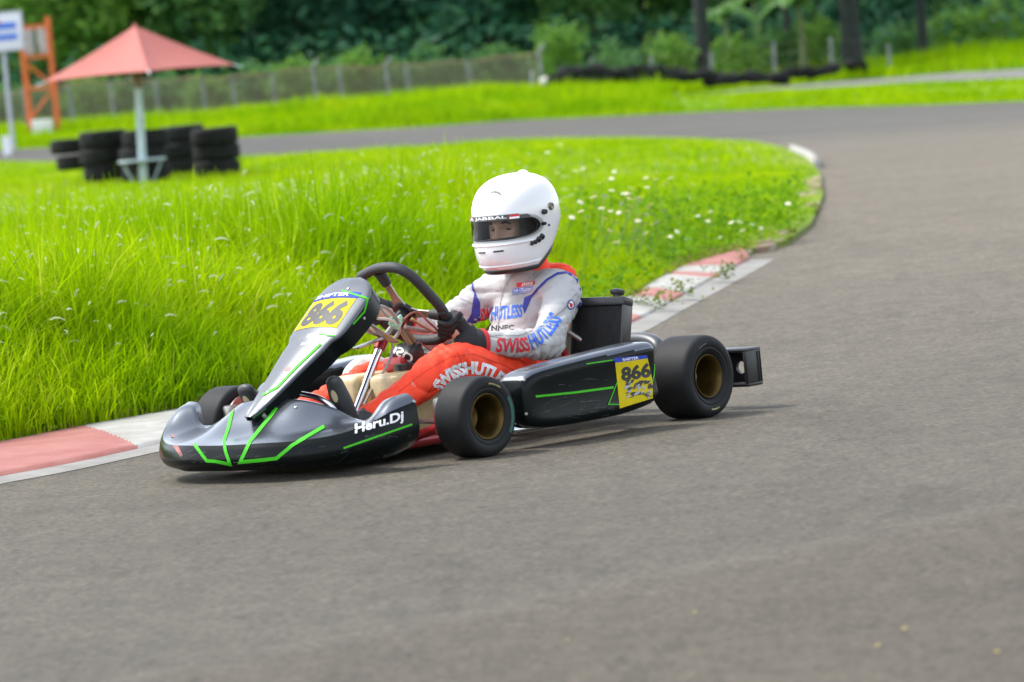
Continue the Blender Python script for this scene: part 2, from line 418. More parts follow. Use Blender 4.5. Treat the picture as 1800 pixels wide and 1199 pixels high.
    # ---- nose fairing (lofted, mirrored)
    half = [
        [(1.60, .00, .034), (1.672, .00, .060), (1.675, .00, .098), (1.664, .00, .122), (1.55, .00, .152), (1.46, .00, .21), (1.41, .00, .237), (1.375, .00, .20)],
        [(1.595, .15, .034), (1.664, .158, .060), (1.667, .158, .10), (1.655, .155, .124), (1.54, .14, .168), (1.45, .125, .226), (1.40, .118, .246), (1.365, .118, .20)],
        [(1.575, .28, .034), (1.638, .298, .062), (1.640, .298, .104), (1.628, .292, .128), (1.52, .26, .160), (1.43, .23, .205), (1.385, .217, .222), (1.35, .215, .18)],
        [(1.53, .385, .036), (1.583, .412, .070), (1.584, .412, .114), (1.573, .407, .138), (1.495, .365, .147), (1.42, .325, .160), (1.385, .305, .166), (1.36, .30, .13)],
        [(1.462, .455, .042), (1.508, .488, .084), (1.504, .487, .134), (1.492, .48, .160), (1.46, .45, .166), (1.42, .415, .167), (1.397, .395, .162), (1.385, .385, .125)],
        [(1.385, .485, .055), (1.418, .524, .10), (1.416, .522, .165), (1.406, .516, .196), (1.39, .495, .220), (1.372, .462, .226), (1.362, .435, .215), (1.358, .425, .16)],
        [(1.305, .498, .078), (1.308, .538, .12), (1.308, .537, .185), (1.307, .530, .218), (1.306, .508, .240), (1.305, .478, .243), (1.304, .452, .230), (1.304, .44, .17)]]
    hp = np.array(half); hp[2] += (-.028, -.007, -.004); hp[3] += (-.048, -.022, -.004); hp[4] += (-.037, -.035, -.004); hp[5] += (-.021, -.031, -.010); hp[6] += (-.007, -.022, -.012)
    hp[1, 4:7, 2] -= (.012, .014, .012); hp[2, 4:7, 2] -= (.010, .016, .016); hp[0, 4:6, 2] -= (.006, .008)
    full = np.concatenate([hp[::-1] * np.array([1, -1, 1]), hp[1:]])
    S = np.array([spline(full[:, j], 6) for j in range(8)]).transpose(1, 0, 2)          # along the nose
    G = np.array([np.concatenate([spline(r[:4], 4), spline(r[3:], 4)[1:]]) for r in S])   # across it, keeping the crease
    NP = G.shape[1]
    me = modified(G.reshape(-1, 3), grid_faces(len(G), NP), [("SOLIDIFY", dict(thickness=0.006, offset=-1.0))])
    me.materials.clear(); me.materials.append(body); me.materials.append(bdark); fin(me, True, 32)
    nose = link(bpy.data.objects.new("nose_fairing", me), root)
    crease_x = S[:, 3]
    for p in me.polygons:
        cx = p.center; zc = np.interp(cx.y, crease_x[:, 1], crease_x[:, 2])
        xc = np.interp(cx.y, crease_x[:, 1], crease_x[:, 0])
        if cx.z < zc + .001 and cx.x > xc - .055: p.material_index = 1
    nb = bvh_of(nose)
    gl = [stripe("s", q, w, nb, green, None) for q, w in (
        ([(410, 717), (402, 752), (394, 775), (397, 793), (405, 816), (381, 811), (364, 810), (342, 781)], 5.5),
        ([(487, 717), (475, 733), (440, 776), (423, 812), (486, 806), (514, 783), (570, 750)], 6.0))]
    for q in gl: q.name = "green_stripe"; q.parent = nose
    stripe("green_stripe", [(604, 788), (724, 746)], 3.2, nb, green, nose)
    v, f = text_mesh("Heru.Dj", .03)
    decal("lettering", v, f, seen(quadmap((624, 768), (709, 744), (709, 722), (624, 746))), nb, white, nose)
    # scuffed paint on the far corner
    scuff = mat("scuffed_paint", (0.42, 0.14, 0.11), 0.6, var=.4, scale=60, col2=(.05, .04, .04))
    decal("scuff", [(300, 765), (304, 763), (322, 800), (318, 803), (305, 785)], [(0, 1, 2, 3, 4)], seen(lambda u, v: (u, v)), nb, scuff, nose, (6, 6))
    # bumper tubes behind the nose
    q = MB()
    q.tube(spline([(1.25, -.26, .115), (1.33, -.28, .115), (1.43, -.22, .11), (1.48, 0, .11), (1.43, .22, .11), (1.33, .28, .115), (1.25, .26, .115)], 6), .011, 10)
    q.tube(spline([(1.25, -.25, .06), (1.45, -.26, .06), (1.54, 0, .06), (1.45, .26, .06), (1.25, .25, .06)], 6), .011, 10)
    q.build("front_bumper", chrome, root)

    # ---- front panel with the number (curved shield on struts)
    A = np.array([1.515, 0, .20]); B = np.array([1.0, 0, .60]); d = (B - A) / np.linalg.norm(B - A); yv = np.array([0, 1.0, 0]); nn = np.cross(d, yv); nn = nn if nn[0] > 0 else -nn
    TT = [-.010, .02, .10, .20, .28, .325, .36, .45, .53, .580, .610, .628]
    WW = [.016, .027, .047, .068, .086, .092, .112, .118, .118, .100, .072, .040]
    YC = [.002, .008, .020, .032, .042, .047, .052, .054, .054, .050, .045, .04]
    EE = [.015, .03, .045, .055, .06, .06, .062, .068, .068, .06, .05, .045]
    BB = [.004, .006, .010, .013, .016, .017, .020, .021, .020, .016, .010, .004]
    rows = []
    for t, w, yc, e, b in zip(TT, WW, YC, EE, BB):
        prof = [(-w, -e), (-w * 1.0, -e * .5), (-w, -.004), (-w * .95, .005), (-w * .55, b * .75), (0, b), (w * .55, b * .75), (w * .95, .005), (w, -.004), (w, -e * .5), (w * 1.0, -e)]
        rows.append([A + d * t + yv * (yc + y) + nn * o for y, o in prof])
    rows = np.array(rows); S2 = np.array([spline(rows[:, j], 4) for j in range(11)]).transpose(1, 0, 2)
    G2 = np.array([np.concatenate([spline(r[:3], 3), spline(r[2:9], 4)[1:], spline(r[8:], 3)[1:]]) for r in S2])
    top = G2[-1]; capr = [top + (A + d * (.634 + .0) + yv * .03 + nn * .0 - top) * k for k in (.35, .75)]
    G2 = np.concatenate([G2, np.array(capr)])
    me = modified(G2.reshape(-1, 3), grid_faces(len(G2), G2.shape[1]), [("SOLIDIFY", dict(thickness=0.005, offset=-1.0))])
    me.materials.clear(); me.materials.append(pfilm); me.materials.append(bdark); fin(me, True, 42)
    for p in me.polygons:
        rel = (np.array(p.center) - A); o = rel @ nn
        if o < -.006: p.material_index = 1
    panel = link(bpy.data.objects.new("front_panel", me), root); pb = bvh_of(panel)
    def pmap(t0, t1, y0, y1):                       # (u across the panel towards the near side, v up it)
        def g(u, v):
            o = A + d * (t0 + (t1 - t0) * v) + yv * (y0 + (y1 - y0) * u) + nn * .3; return Vector(o), Vector(-nn)
        return g
    plate = decal("number_plate", *UNIT, pmap(.380, .513, -.052, .137), pb, yellow, panel, (16, 6))
    decal("plate_header", *UNIT, pmap(.518, .545, -.060, .140), pb, blue, plate, (16, 2))
    v, f = text_mesh("SHIFTER", .02); decal("lettering", v, f, pmap(.524, .541, -.05, .10), pb, white, plate, (20, 2), .002)
    v, f = text_mesh("866", .055); decal("number", v, f, pmap(.390, .503, -.040, .130), pb, ink, plate, (24, 6), .002)
    gl = []
    for q, w in (([(462, 695), (488, 681), (520, 647), (564, 605)], 4.0), ([(601, 511), (646, 525), (640, 548), (620, 570)], 3.0), ([(560, 588), (588, 591)], 2.5)):
        gl.append(stripe("s", q, w, pb, green, None))
    for q in gl: q.name = "green_stripe"; q.parent = panel
    wb = [decal("s", *UNIT, pmap(t, t + .012, y, y + .045), pb, white, None, (6, 1)) for t, y in ((.335, .075), (.300, .06))]
    wb += [decal("s", *UNIT, pmap(t, t + .012, y, y + .028), pb, white, None, (6, 1)) for t, y in ((.335, .04), (.300, .035))]
    for q in wb: q.name = "sponsor_sticker"; q.parent = panel
    decal("red_sticker", *UNIT, pmap(.188, .204, .035, .055), pb, mat("sticker_red", (.6, .02, .03), .4), panel, (3, 2))
    for q in ([(1.03, .02, .50), (.93, .0, .41), (.86, 0, .385)], [(1.49, -.03, .20), (1.44, -.05, .14)], [(1.49, .03, .20), (1.44, .05, .14)]):
        bk = MB(); bk.tube(q, .008, 8); bk.build("panel_bracket", steel, root)
    bk = MB(); bk.box((.95, .07, .405), (.17, .035, .008), Matrix.Rotation(R(-30), 3, 'Y'), .003); bk.build("panel_bracket", steel, root)
    bk = MB(); bk.box((.94, .02, .37), (.15, .03, .008), Matrix.Rotation(R(8), 3, 'Y'), .003); bk.build("panel_bracket", steel, root)

    # ---- side pods
    def pod(s):
        rows = []
        for x, y0, y1, z0, z1 in ((.875, .50, .568, .120, .178), (.872, .485, .582, .098, .200), (.863, .478, .595, .080, .222), (.845, .478, .604, .070, .238), (.81, .485, .613, .062, .250), (.74, .495, .626, .056, .259), (.60, .51, .643, .056, .270), (.45, .52, .658, .060, .279), (.34, .525, .668, .072, .285), (.285, .53, .668, .085, .284), (.27, .54, .662, .10, .276), (.264, .555, .65, .12, .26)):
            yc, zc, a, b = (y0 + y1) / 2, (z0 + z1) / 2, (y1 - y0) / 2, (z1 - z0) / 2; ring = []
            for k in range(48):
                th = 2 * math.pi * k / 48; cth, sth = math.cos(th), math.sin(th); ex = 2 / 5.5
                yy = math.copysign(abs(cth) ** ex, cth) * a; zz = math.copysign(abs(sth) ** ex, sth) * b
                if cth > 0: yy -= .010 * max(0, 1 - (zz / (b * .75)) ** 2) * min(1, max(0, (.87 - x) * 12))    # hollow flank
                yy -= max(0, zz) ** 2 * .6
                ring.append((x, (yc + yy) * s, zc + zz))
            rows.append(ring)
        rows = np.array(rows); S = np.array([spline(rows[:, j], 3) for j in range(48)]).transpose(1, 0, 2)
        mb = MB(); mb.add(S.reshape(-1, 3), grid_faces(len(S), 48, True)); mb.f += [tuple(range(48))[::-1], tuple(range((len(S) - 1) * 48, len(S) * 48))]; mb.mi += [0, 0]
        o = mb.build("side_pod", [body, bdark], root, angle=50)
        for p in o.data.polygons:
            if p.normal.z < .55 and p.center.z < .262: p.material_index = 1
        return o
    pods = [pod(1), pod(-1)]; sb = bvh_of(pods[0])
    near = pods[0]
    scr = mat("scratches", (.07, .075, .078), .6)
    def scratches(bv, host, boxes, n):
        V = []; F = []
        for _ in range(n):
            x0, y0, x1, y1 = random.choice(boxes); cx_, cy_ = random.uniform(x0, x1), random.uniform(y0, y1); L_ = random.uniform(4, 22); a_ = random.gauss(-.25, .22); w_ = random.uniform(.25, .7)
            dx, dy = math.cos(a_) * L_ / 2, math.sin(a_) * L_ / 2; k = len(V)
            V += [(cx_ - dx, cy_ - dy), (cx_ + dx, cy_ + dy - w_ * .4), (cx_ + dx, cy_ + dy + w_ * .4), (cx_ - dx, cy_ - dy + w_)]; F.append((k, k + 1, k + 2, k + 3))
        decal("scratch_marks", V, F, seen(lambda u, v: (u, v)), bv, scr, host, (30, 12), .0008)  # fine scratches in the bodywork, one mesh per host
    scratches(nb, nose, [(345, 795, 500, 822), (520, 785, 700, 812), (630, 760, 725, 772), (330, 790, 360, 815)], 46)
    scratches(sb, near, [(925, 660, 1070, 735), (1000, 690, 1085, 730), (930, 700, 1080, 738)], 40)
    for b_, p_, host in ((nb, [(648, 722), (728, 706), (372, 742), (520, 716)], nose), (pb, [(640, 560), (612, 508), (470, 690)], panel), (sb, [(921, 668), (925, 728), (1150, 625)], near)):
        for q in p_:
            h, nrm, _, _ = b_.ray_cast(KO, kray(*q))
            if h is None: continue
            m_ = MB(); m_.lathe([(-.001, .0055), (.002, .0055), (.003, .004), (.003, .002), (.0018, 0)], h, nrm if nrm.dot(KO - h) > 0 else -nrm, 12); m_.build("bolt", steel, host)
    plate = decal("number_plate", [(1081, 638), (1138, 630), (1147, 672), (1147, 700), (1089, 718)], [(0, 1, 2, 3, 4)], seen(lambda u, v: (u, v)), sb, yellow, near, (10, 10))
    decal("plate_header", *UNIT, seen(quadmap((1081, 638), (1138, 630), (1137, 624), (1077, 630))), sb, blue, plate, (10, 2))
    v, f = text_mesh("SHIFTER", .02); decal("lettering", v, f, seen(quadmap((1094, 635), (1122, 631), (1121, 626.5), (1093, 630.5))), sb, white, plate, (14, 2), .002)
    v, f = text_mesh("866", .045, 0.12); decal("number", v, f, seen(quadmap((1093, 671), (1145, 663), (1140, 637), (1088, 646))), sb, ink, plate, (24, 6), .002)
    sc1 = [decal("s", *UNIT, seen(quadmap((a, b), (a + w, b - w * .2), (a + w + 3, b - h - w * .2), (a + 2, b - h))), sb, mm, None, (3, 3), .0025) for a, b, w, h, mm in [
        (1104 + random.uniform(-8, 34), random.uniform(672, 703), random.uniform(2, 9), random.uniform(1.5, 7), random.choice((ink, ink, ink, mat("scuff_grey", (.35, .36, .36), .6)))) for _ in range(46)]]
    join_decals("scuff", sc1, plate)
    g2 = [stripe("s", q, w, sb, green, None) for q, w in (([(941, 697), (1010, 690), (1078, 681)], 4), ([(1085, 670), (1069, 711), (1088, 711)], 1.8), ([(1030, 640), (1077, 633)], 2.0), ([(1150, 640), (1149, 660), (1146, 672)], 2.0))]
    for q in g2: q.name = "green_stripe"; q.parent = near

    # ---- rear bumper: moulded bar with open ends and a hole
    rb = MB(); x0 = -.255
    rb.box((x0 - .035, 0, .145), (.05, .98, .105), bev=.02)
    for s in (1, -1):
        y0, y1 = .49, .668
        rb.box((x0 + .0, (y0 + y1) / 2 * s, .201), (.085, y1 - y0, .014), bev=.006); rb.box((x0, (y0 + y1) / 2 * s, .085), (.085, y1 - y0, .014), bev=.006)
        rb.box((x0, (y1 - .009) * s, .143), (.085, .018, .118), bev=.007); rb.box((x0, (y0 + .03) * s, .143), (.07, .04, .11), bev=.01)
        # web with a round hole
        cy, cz, rr = .596 * s, .140, .021; vv = []; ff = []
        for xx in (x0 - .018, x0 - .032):
            for k in range(32):
                th = 2 * math.pi * k / 32; ca, sa = math.cos(th), math.sin(th)
                vv.append((xx, cy + rr * ca, cz + rr * sa))
                m_ = max(abs(ca) / .075, abs(sa) / .06); vv.append((xx, cy + ca / m_, cz + sa / m_ + .003))
        for b0 in (0, 64):
            for k in range(32):
                k2 = (k + 1) % 32; ff.append((b0 + 2 * k, b0 + 2 * k2, b0 + 2 * k2 + 1, b0 + 2 * k + 1))
        for k in range(32):
            k2 = (k + 1) % 32; ff.append((2 * k, 2 * k2, 64 + 2 * k2, 64 + 2 * k))
        rb.add(vv, ff)
        rb.tube([(x0 + .02, .33 * s, .12), (-.10, .30 * s, .075)], .014, 10)
    rb.build("rear_bumper", black, root)
    ex = MB(); ex.tube(spline([(-.20, .02, .20), (-.22, .14, .245), (-.21, .24, .25), (-.19, .31, .23), (-.17, .33, .19)], 6), [.03] * 25, 16); ex.build("exhaust", mat("exhaust_grey", (.07, .075, .08), .35, .5), root)

    # ---- radiator
    rd = empty_part = bpy.data.objects.new("radiator", None); link(rd, root); rd.empty_display_size = .05
    rot = Matrix.Rotation(R(-14), 3, 'Y') @ Matrix.Rotation(R(6), 3, 'Z')
    cx = V3(.10, .302, .292)
    fr = MB(); P = lambda a: cx + rot @ Vector(a)
    fr.box(P((0, 0, .118)), (.062, .205, .030), rot, .006); fr.box(P((0, 0, -.118)), (.062, .205, .03), rot, .006)
    for s in (1, -1): fr.box(P((0, .098 * s, 0)), (.056, .008, .21), rot, .002)
    fr.build("header_tank", mat("radiator_black", (.014, .014, .015), .34, .0, var=.3, scale=30), rd)
    co = MB()
    co.box(P((0, 0, 0)), (.036, .19, .208), rot)
    for k in range(46): co.box(P((.0, -.092 + k * .0041, 0)), (.040, .0016, .206), rot)
    co.build("core", mat("radiator_core", (.012, .012, .012), .6, .1, var=.5, scale=60, aniso=(1, 1, .15)), rd)
    cp = MB(); cp.lathe([(0, .014), (.012, .014), (.012, .022), (.018, .025), (.026, .024), (.030, .016), (.031, 0)], P((0, .055, .132)), rot @ Vector((0, 0, 1)), 20); cp.build("filler_cap", black, rd)
    s_ = MB(); s_.tube([(.16, .165, .345), (.12, .235, .285)], .010, 10); s_.build("seat_strut", steel, root)
    s_ = MB(); s_.tube(spline([(.295, .265, .32), (.282, .27, .29), (.262, .27, .26), (.25, .27, .22), (.27, .28, .19)], 5), .013, 10); s_.tube([(.255, .27, .25), (.235, .285, .235)], .009, 8); s_.build("brake_reservoir", redp, root)
    hs = MB(); hs.tube(spline([(.10, .23, .19), (.05, .10, .10), (.10, -.15, .10), (.2, -.32, .2)], 8), .012, 10); hs.build("coolant_hose", black, root)

    # ---- seat shell
    path = np.array([(.50, .090), (.42, .066), (.30, .060), (.17, .078), (.08, .14), (.02, .235), (-.02, .33), (-.045, .41)])
    wd_ = [.155, .175, .19, .195, .195, .19, .175, .15]; sh = [.03, .11, .155, .19, .20, .17, .11, .03]
    sp = spline(np.column_stack([path, wd_, sh]), 5); rows = []
    for i, (x, z, w, h) in enumerate(sp):
        t = sp[min(i + 1, len(sp) - 1)][:2] - sp[max(i - 1, 0)][:2]; t /= np.linalg.norm(t); no = np.array([-t[1], t[0]]) * -1
        if no @ np.array([.5, 1]) < 0: no = -no
        rows.append([(x + no[0] * h * abs(q) ** 4, w * math.copysign(abs(q) ** .85, q), z + no[1] * h * abs(q) ** 4) for q in np.linspace(-1, 1, 25)])
    rows = np.array(rows)
    me = modified(rows.reshape(-1, 3), grid_faces(len(rows), 25), [("SOLIDIFY", dict(thickness=0.006)), ("SUBSURF", dict(levels=1))])
    me.materials.clear(); me.materials.append(seatm); fin(me); link(bpy.data.objects.new("seat", me), root)

    # ---- fuel tank
    tk = bpy.data.objects.new("fuel_tank", None); link(tk, root); tk.empty_display_size = .05
    b = MB(); b.box((.845, .085, .155), (.24, .155, .22), bev=.025, seg=3); b.box((.845, -.095, .155), (.24, .12, .22), bev=.025, seg=3); b.build("tank_body", tankm, tk)
    b = MB(); b.box((.845, -.014, .152), (.20, .05, .205), bev=.008); b.build("tank_channel", amber, tk)
    b = MB(); b.lathe([(0, .035), (.03, .035), (.032, .03), (.032, 0)], (.80, .03, .255), (0, 0, 1), 20); b.build("filler_cap", black, tk)

    # ---- steering
    c1 = MB(); c1.tube([(1.045, 0, .10), (1.022, 0, .152), (.868, 0, .358)], .0135, 14); c1.build("column_support", chrome, root)
    c1 = MB(); c1.tube([(.880, 0, .343), (.848, 0, .386)], .0195, 16); c1.build("column_clamp", mat("anodised_red", (.22, .012, .018), .35, .6), root)
    hub = V3(.735, 0, .4525); nv = V3(-.80, 0, .60); uv = V3(0, 1, 0); vv_ = V3(-.60, 0, -.80)
    c1 = MB(); c1.tube([(.858, 0, .372), hub], .012, 12); c1.build("steering_column", steel, root)
    sw = bpy.data.objects.new("steering_wheel", None); link(sw, root); sw.empty_display_size = .05
    rim = [(-.104, -.153), (-.02, -.180), (.062, -.180), (.108, -.142), (.134, -.063), (.148, .013), (.122, .088), (.06, .136), (-.058, .130), (-.115, .085), (-.145, .0), (-.135, -.075)]
    W = lambda u, v, n=0: hub + uv * u + vv_ * v + nv * n
    loop = spline([W(*q, .012) for q in rim + rim[:1]], 8)
    cl = loop[:-1]; v = []; n_ = len(cl)
    for i in range(n_):
        T = Vector(cl[(i + 1) % n_]) - Vector(cl[i - 1]); T.normalize(); N = nv.copy(); Bv = T.cross(N).normalized()
        for k in range(14):
            th = 2 * math.pi * k / 14; v.append(Vector(cl[i]) + N * math.cos(th) * .0180 + Bv * math.sin(th) * .0168)
    MB().add(v, [(i * 14 + k, i * 14 + (k + 1) % 14, ((i + 1) % n_) * 14 + (k + 1) % 14, ((i + 1) % n_) * 14 + k) for i in range(n_) for k in range(14)]).build("grip_rim", grip, sw)
    for q in ((-.013, -.165), (.135, .03), (-.10, .105)):
        k = MB(); aa = W(0, 0, -.004); bb = W(*q, .01); dv = (bb - aa).normalized(); sd_ = dv.cross(nv).normalized()
        ra = MB(); pts = [aa + dv * .01, aa + (bb - aa) * .4, aa + (bb - aa) * .95]
        for (p0, w0), (p1, w1) in zip(((pts[0], .030), (pts[1], .016)), ((pts[1], .016), (pts[2], .013))):
            vb = []
            for p, w in ((p0, w0), (p1, w1)):
                for a, b_ in ((-1, -1), (1, -1), (1, 1), (-1, 1)): vb.append(p + sd_ * w * a + nv * .0025 * b_)
            ra.add(vb, [(0, 1, 5, 4), (1, 2, 6, 5), (2, 3, 7, 6), (3, 0, 4, 7), (0, 1, 2, 3), (4, 5, 6, 7)])
        ra.build("spoke", alu, sw, smooth=False)
        blk = MB(); blk.tube([aa + (bb - aa) * .70, bb], [.016, .021], 12); blk.build("spoke_sleeve", grip, sw)
    hb = MB(); hb.lathe([(-.05, .022), (-.012, .024), (-.012, .040), (.004, .040), (.006, .030), (.012, 0)], hub, nv, 24)
    hb.build("hub", mat("hub_dark", (.03, .03, .033), .4, .5), sw)
    # wiring and data box hanging by the hub
    cab = bpy.data.objects.new("wiring", None); link(cab, root); cab.empty_display_size = .03
    def hose(pts, r, mm): MB().tube(spline([U for U in pts], 6), r, 8).build("cable", mm, cab)
    wcol = {k: mat("cable_" + k, c_, .45) for k, c_ in dict(grey=(.30, .27, .25), white=(.6, .58, .52), red=(.30, .09, .06), green=(.35, .55, .38), brown=(.25, .17, .10), yellow=(.5, .40, .08), dark=(.02, .02, .022)).items()}
    def kp(px, py, y):                                # photo point on a fore-and-aft plane of the kart
        r_ = kray(px, py); t = (y - KO.y) / r_.y; return KO + r_ * t
    hose([kp(662, 538, .10), kp(678, 541, .09), kp(695, 557, .08), kp(702, 580, .07), kp(690, 600, .05)], .006, wcol["grey"])
    hose([kp(664, 560, .09), kp(684, 562, .08), kp(700, 572, .07)], .005, wcol["white"])
    hose([kp(700, 578, .06), kp(712, 560, .08), kp(725, 550, .09), kp(738, 551, .09), kp(752, 565, .10), kp(768, 580, .10), kp(764, 585, .10), kp(745, 575, .09), kp(722, 562, .08)], .0035, wcol["red"])
    hose([kp(724, 560, .075), kp(740, 572, .075), kp(760, 582, .08)], .0045, wcol["yellow"])
    hose([kp(712, 574, .04), kp(735, 580, .05), kp(755, 582, .05)], .007, wcol["grey"])
    hose([kp(666, 538, .03), kp(682, 556, .03), kp(705, 562, .02)], .004, wcol["grey"])
    hose([kp(690, 600, .02), kp(688, 625, .03), kp(676, 650, .03), kp(660, 672, .03), kp(640, 712, .02)], .0045, wcol["grey"])
    hose([kp(705, 580, .01), kp(722, 605, .02), kp(735, 630, .02), kp(742, 650, .0)], .010, wcol["brown"])
    hose([kp(715, 578, .03), kp(730, 603, .03), kp(745, 640, .02)], .006, wcol["brown"])
    hose([kp(735, 600, .05), kp(752, 612, .05), kp(765, 620, .06)], .0025, wcol["red"])
    q = MB(); 
    for k in range(16):
        p = kp(695 + random.uniform(-9, 9), 566 + random.uniform(-8, 10), .07); q.box(p, (random.uniform(.008, .02),) * 3, Matrix.Rotation(random.uniform(0, 3), 3, (1, .4, .2)), .002)
    q.build("connector", wcol["green"], cab)
    q = MB(); q.box(kp(715, 622, .0), (.07, .10, .055), Matrix.Rotation(R(25), 3, 'Y'), .012); eb = q.build("electronics_box", wcol["dark"], root)
    v, f = text_mesh("ISO", .03); ebv = bvh_of(eb); decal("lettering", v, f, seen(quadmap((698, 606), (728, 626), (722, 640), (690, 620))), ebv, white, eb, (10, 4))
    q = MB(); q.box(kp(700, 640, -.02), (.06, .09, .05), None, .012); q.build("pump", redp, root)

    # ---- pedals
    for s, pts in ((1, [(1.18, .20, .07), (1.25, .20, .10), (1.30, .185, .15), (1.30, .16, .195), (1.30, .10, .228), (1.30, .03, .242)]), (-1, [(1.18, -.20, .07), (1.28, -.20, .10), (1.36, -.19, .15), (1.40, -.17, .20), (1.40, -.10, .22)])):
        q = MB(); q.tube(spline(pts, 6), .0095, 12); q.build("pedal", chrome, root)

    # ---- engine on the far side
    en = bpy.data.objects.new("engine", None); link(en, root); en.empty_display_size = .05
    b = MB(); b.box((.20, -.36, .14), (.26, .17, .16), bev=.02)
    for k in range(7): b.box((.20, -.36, .235 + k * .015), (.15 - k * .003, .15, .006), bev=.002)
    b.box((.2, -.36, .25), (.10, .10, .15), bev=.01); b.tube([(.2, -.36, .32), (.2, -.36, .36)], .016, 10); b.build("engine_block", mat("cast_metal", (.25, .25, .25), .5, .7, var=.2, scale=40), en)
    b = MB(); v, f = round_tube([(.46, -.37, .235), (.52, -.37, .245), (.59, -.365, .235), (.64, -.36, .21)], [.045, .056, .054, .038], 24, 5); b.add(v, f); b.tube([(.34, -.36, .2), (.46, -.36, .235)], .03, 14)
    b.build("airbox", mat("airbox_white", (.62, .60, .54), .5, var=.35, scale=22, col2=(.33, .31, .27)), en)
    b = MB(); b.tube(spline([(.2, -.45, .18), (.05, -.50, .18), (-.15, -.45, .2), (-.22, -.2, .2), (-.2, .02, .2)], 6), .035, 14); b.build("exhaust_pipe", steel, en)
    return root, dict(nose=nose)
kart, KP = make_kart()
# ================================================================== DRIVER (same frame as the kart)
def wrinkle(me, fn):
    nrm = [v.normal.copy() for v in me.vertices]
    for v, n in zip(me.vertices, nrm): v.co += n * fn(v.co)
    me.update()
def nz(p, sx, sy, sz): return noise.noise(Vector((p.x * sx, p.y * sy, p.z * sz)))
def make_driver():
    skin = mat("skin", (.56, .33, .23), .5, var=.12, scale=30)
    suit = mat("suit_white", (.41, .405, .40), .85, bump=.22, bscale=90)
    orange = mat("suit_orange", (.90, .052, .010), .7, bump=.22, bscale=90, var=.10, scale=12)
    navy = mat("suit_navy", (.03, .035, .26), .7)
    blue = mat("letter_blue", (.03, .13, .60), .6); red = mat("letter_red", (.62, .02, .035), .6)
    white = MATS["letter_white"]; ink = MATS["number_black"]
    black = mat("glove_black", (.011, .011, .012), .75, bump=.3, bscale=120)
    shell = mat("helmet_white", (.70, .70, .70), .16, coat=.8)
    hblack = mat("helmet_black", (.012, .012, .013), .35)
    # joints
    pelvis = V3(.20, 0, .17); belly = V3(.145, 0, .29); chest = V3(.095, 0, .41); neck = V3(.095, 0, .505); head = V3(.150, .016, .683)
    SH = {1: V3(.112, .165, .448), -1: V3(.112, -.170, .452)}
    EL = {1: V3(.350, .270, .295), -1: V3(.29, -.285, .345)}
    WR = {1: V3(.625, .180, .330), -1: V3(.56, -.185, .425)}
    HP = {1: V3(.22, .095, .165), -1: V3(.22, -.095, .165)}
    KN = {1: V3(.785, .215, .275), -1: V3(.765, -.165, .222)}
    AN = {1: V3(1.19, .165, .125), -1: V3(1.17, -.16, .15)}
    # hands on the rim
    GR = {1: V3(.735, .128, .4525) + V3(-.60, 0, -.80) * .075, -1: V3(.735, -.143, .4525) + V3(-.6, 0, -.8) * .0}
    hub = V3(.735, 0, .4525)

    # ---- body under the suit, one continuous mesh with a face
    V = []; F = []
    def add(vf):
        k = len(V); V.extend(vf[0]); F.extend([tuple(i + k for i in q) for q in vf[1]])
    add(round_tube([pelvis, belly, chest, neck - V3(0, 0, .02)], [.12, .105, .13, .06], 20, 5, (0, 1, 0), [.085, .085, .09, .05]))
    add(round_tube([neck - V3(.0, 0, .06), neck + V3(.02, .003, .05), head - V3(.01, 0, .06)], [.055, .052, .05], 18, 4))
    for s in (1, -1):
        add(round_tube([SH[s] - V3(0, .06 * s, 0), SH[s], EL[s], WR[s]], [.05, .048, .032, .022], 14, 5)); add(round_tube([HP[s], KN[s] - V3(0, 0, .01), AN[s]], [.062, .038, .026], 14, 5))
        add(round_tube([AN[s] + V3(-.02, 0, -.01), AN[s] + V3(.06, 0, .06)], [.024, .018], 12, 3)); add(round_tube([WR[s], GR[s] + V3(-.03, 0, -.005)], [.025, .03], 12, 3))
    # head with brow, nose, eye sockets, mouth
    hv = []; hf = []; nr, ncl = 64, 80
    yaw = R(6); Rm = Matrix.Rotation(yaw, 3, 'Z') @ Matrix.Rotation(R(5), 3, 'Y')
    def face(d):
        x, y, z = d; p = Vector((x * .098, y * .076, z * .118 - (.012 if z < 0 else 0)))
        if x > 0:
            g = lambda y0, z0, sy, sz: math.exp(-((y - y0) / sy) ** 2 - ((z - z0) / sz) ** 2)
            p.x += .006 * g(0, .22, .7, .12) + .012 * g(0, .02, .10, .16) + .036 * g(0, -.16, .13, .11) + .006 * g(.13, -.2, .07, .06) + .006 * g(-.13, -.2, .07, .06)
            p.x -= .018 * (g(.38, .05, .22, .12) + g(-.38, .05, .22, .12))
            p.x += .007 * g(0, -.42, .26, .06) + .007 * g(0, -.52, .24, .06) - .005 * g(0, -.47, .3, .025) + .01 * g(0, -.75, .3, .15)
            p.x += .004 * (g(.5, -.12, .25, .16) + g(-.5, -.12, .25, .16))
        return head + Rm @ (p + Vector((.012, 0, .0)))
    for i in range(nr + 1):
        el = -math.pi / 2 + math.pi * i / nr
        for k in range(ncl):
            az = 2 * math.pi * k / ncl; hv.append(face((math.cos(el) * math.cos(az), math.cos(el) * math.sin(az), math.sin(el))))
    hf = grid_faces(nr + 1, ncl, True)
    hf += [tuple(range(ncl))[::-1], tuple(range(nr * ncl, (nr + 1) * ncl))]
    add((hv, hf))
    me = modified(V, F, [("REMESH", dict(mode='VOXEL', voxel_size=.0042)), ("SMOOTH", dict(factor=.4, iterations=2))])
    me.materials.clear(); me.materials.append(skin); fin(me, True, 80)
